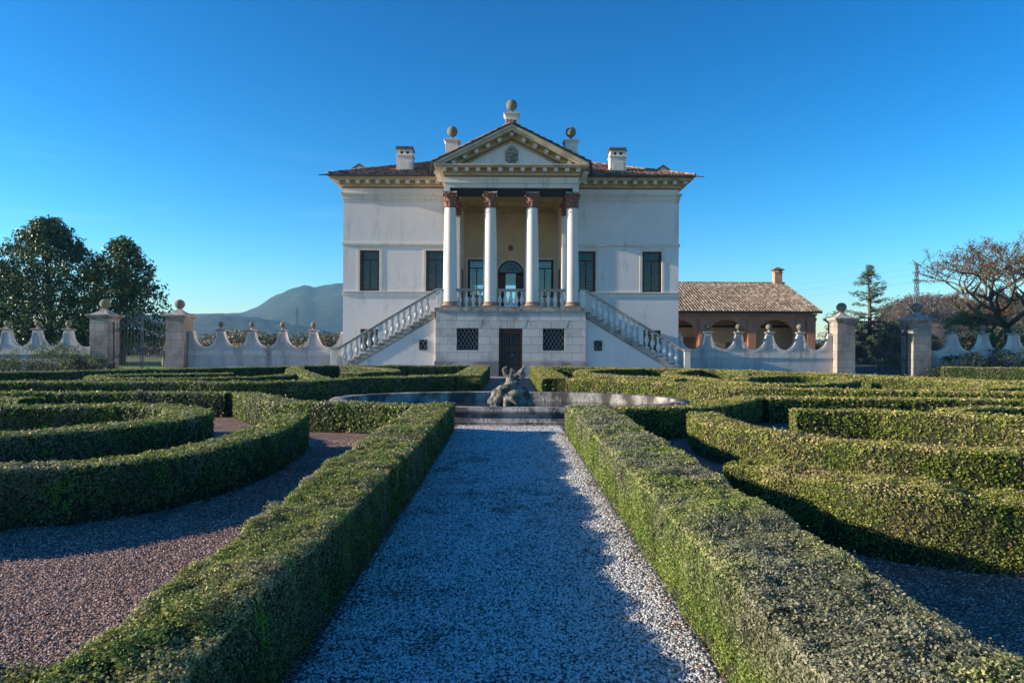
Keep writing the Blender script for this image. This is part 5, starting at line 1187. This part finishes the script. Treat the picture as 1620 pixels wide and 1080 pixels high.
# ------------------------------------------------------------------ pylons and wires
def pylon(cx, cy, h, w, label, arms):
    t = thing('power_pylon', label, 'pylon', (cx,cy,0)); mb = MB(); n = 12; r = .012*h**.5+.01
    def c(i, a, b):
        f = i/n; hw = w/2*(1-.80*f); return (cx+a*hw, cy+b*hw, h*f)
    cs = [(-1,-1),(1,-1),(1,1),(-1,1)]
    for i in range(n):
        for q in range(4):
            a, b = cs[q], cs[(q+1)%4]; mb.tube(c(i,*a), c(i+1,*a), r, r, 4); mb.tube(c(i,*a), c(i+1,*b), r*.7, r*.7, 4); mb.tube(c(i,*b), c(i+1,*a), r*.7, r*.7, 4); mb.tube(c(i,*a), c(i,*b), r*.7, r*.7, 4)
    mb.build('tower', M['lattice'], t); mb = MB()
    for f, L in arms:
        z = h*f
        for s in (-1,1): mb.tube((cx,cy,z+.6),(cx+s*L,cy,z), r, r*.6, 4); mb.tube((cx,cy,z-.3),(cx+s*L,cy,z), r, r*.6, 4); mb.tube((cx+s*L,cy,z),(cx+s*L,cy,z-h*.025), r*.8, r*.5, 5)
    mb.build('crossarm', M['lattice'], t)
pylon((470-805)/F*330, 330, 1.6+(545-488.5)/F*330, 2.2, 'small concrete-grey pylon in front of the blue hill on the left', ((.93,2.4),(.86,3.2),(.79,2.4)))
pylon((1449.5-805)/F*190, 190, 1.6+(545-413.5)/F*190, 1.9, 'tall lattice power pylon rising behind the right gate', ((.985,.5),(.90,.7),(.80,.8)))
mb = MB(); P1 = Vector(((1449.5-805)/F*190, 190, 0))
for z0, z1 in ((23.2,15.0),(21.3,13.6),(19.2,12.0)):
    a = Vector((P1.x,190,z0)); b = Vector((33.0,210,z1)); pts = []
    for i in range(13): t = i/12; p = a.lerp(b,t); p.z -= 2.0*math.sin(PI*t)*.6; pts.append(p)
    mb.path(pts, .018, 4); b = Vector((190,175,z0+3)); pts = [a.lerp(b,i/12)-Vector((0,0,2.4*math.sin(PI*i/12))) for i in range(13)]; mb.path(pts, .018, 4)
tag(mb.build('power_lines', M['lattice'], org=(P1.x,190,20)), 'thin power lines strung from the tall lattice pylon', 'wires')
# trees standing behind the photographer, seen only as reflections and shade
# ------------------------------------------------------------------ haze
m_, nt = new_mat('air_haze'); o = N(nt, 'ShaderNodeOutputMaterial'); v = N(nt, 'ShaderNodeVolumePrincipled'); v.inputs['Density'].default_value = .00020; v.inputs['Color'].default_value = (.22,.58,1,1); v.inputs['Anisotropy'].default_value = .2
nt.links.new(v.outputs[0], o.inputs['Volume'])
mb = MB(); mb.box(-1500, 1500, -60, 2900, -3, 230); hz = tag(mb.build('haze', m_, org=(0,0,0)), 'thin blue haze over the landscape', 'haze', kind='stuff')
# ------------------------------------------------------------------ light, world, camera
EL, AZF = math.radians(15.4), math.radians(3.5)
sd = Vector((-math.cos(EL)*math.cos(AZF), -math.cos(EL)*math.sin(AZF), math.sin(EL)))   # towards the sun
sl = bpy.data.lights.new('sun', 'SUN'); sl.energy = 5.0; sl.angle = math.radians(.5); sl.color = (1, .86, .66)
so = bpy.data.objects.new('sun', sl); COL.objects.link(so); so.rotation_euler = sd.to_track_quat('Z','Y').to_euler(); so.location = (-40,-10,30)
w = bpy.data.worlds.new('World'); sc.world = w; w.use_nodes = True; nt = w.node_tree; nt.nodes.clear()
sky = N(nt, 'ShaderNodeTexSky', sky_type='NISHITA', sun_disc=False); sky.sun_elevation = EL
sky.sun_rotation = math.atan2(sd.x, sd.y); sky.altitude = 200; sky.air_density = 1.0; sky.dust_density = .12; sky.ozone_density = 3.2
hs = N(nt, 'ShaderNodeHueSaturation'); hs.inputs['Saturation'].default_value = 1.36; hs.inputs['Hue'].default_value = .490; gm = N(nt, 'ShaderNodeGamma'); gm.inputs[1].default_value = 1.42
bg = N(nt, 'ShaderNodeBackground'); bg.inputs[1].default_value = .054; ow = N(nt, 'ShaderNodeOutputWorld')
nt.links.new(sky.outputs[0], hs.inputs['Color']); nt.links.new(hs.outputs[0], gm.inputs[0])
tc = N(nt, 'ShaderNodeTexCoord'); cl = noise(nt, tc.outputs['Generated'], 3.0, 8, .6, (1.2, 1.0, 16)); sp = N(nt, 'ShaderNodeSeparateXYZ'); nt.links.new(tc.outputs['Generated'], sp.inputs[0])
cf = N(nt, 'ShaderNodeMath', operation='MULTIPLY'); nt.links.new(maprange(nt, cl, .54, .80, 0, .20), cf.inputs[0]); nt.links.new(maprange(nt, sp.outputs[2], .30, .08), cf.inputs[1])
cg = N(nt, 'ShaderNodeMath', operation='MULTIPLY'); nt.links.new(cf.outputs[0], cg.inputs[0]); nt.links.new(maprange(nt, sp.outputs[0], .15, -.35, .15, 1), cg.inputs[1])
nt.links.new(mixc(nt, cg.outputs[0], gm.outputs[0], (7.5, 10.0, 12.0)), bg.inputs[0]); nt.links.new(bg.outputs[0], ow.inputs[0])
cd = bpy.data.cameras.new('camera'); cam = bpy.data.objects.new('camera', cd); COL.objects.link(cam); sc.camera = cam
cam.location = (0,0,H); cam.rotation_euler = (PI/2, -.0048, 0); cd.sensor_width = 36; cd.lens = F/1620*36; cd.shift_x = 5/1620; cd.shift_y = 5/1620; cd.clip_end = 12000; cd.clip_start = .05
sc.view_settings.view_transform = 'Standard'; sc.view_settings.look = 'None'; sc.view_settings.exposure = 1.2; sc.view_settings.gamma = 1
sc.render.engine = 'CYCLES'; sc.render.resolution_x = 1024; sc.render.resolution_y = 682
sc.cycles.volume_bounces = 0; sc.cycles.max_bounces = 8; sc.cycles.transparent_max_bounces = 8
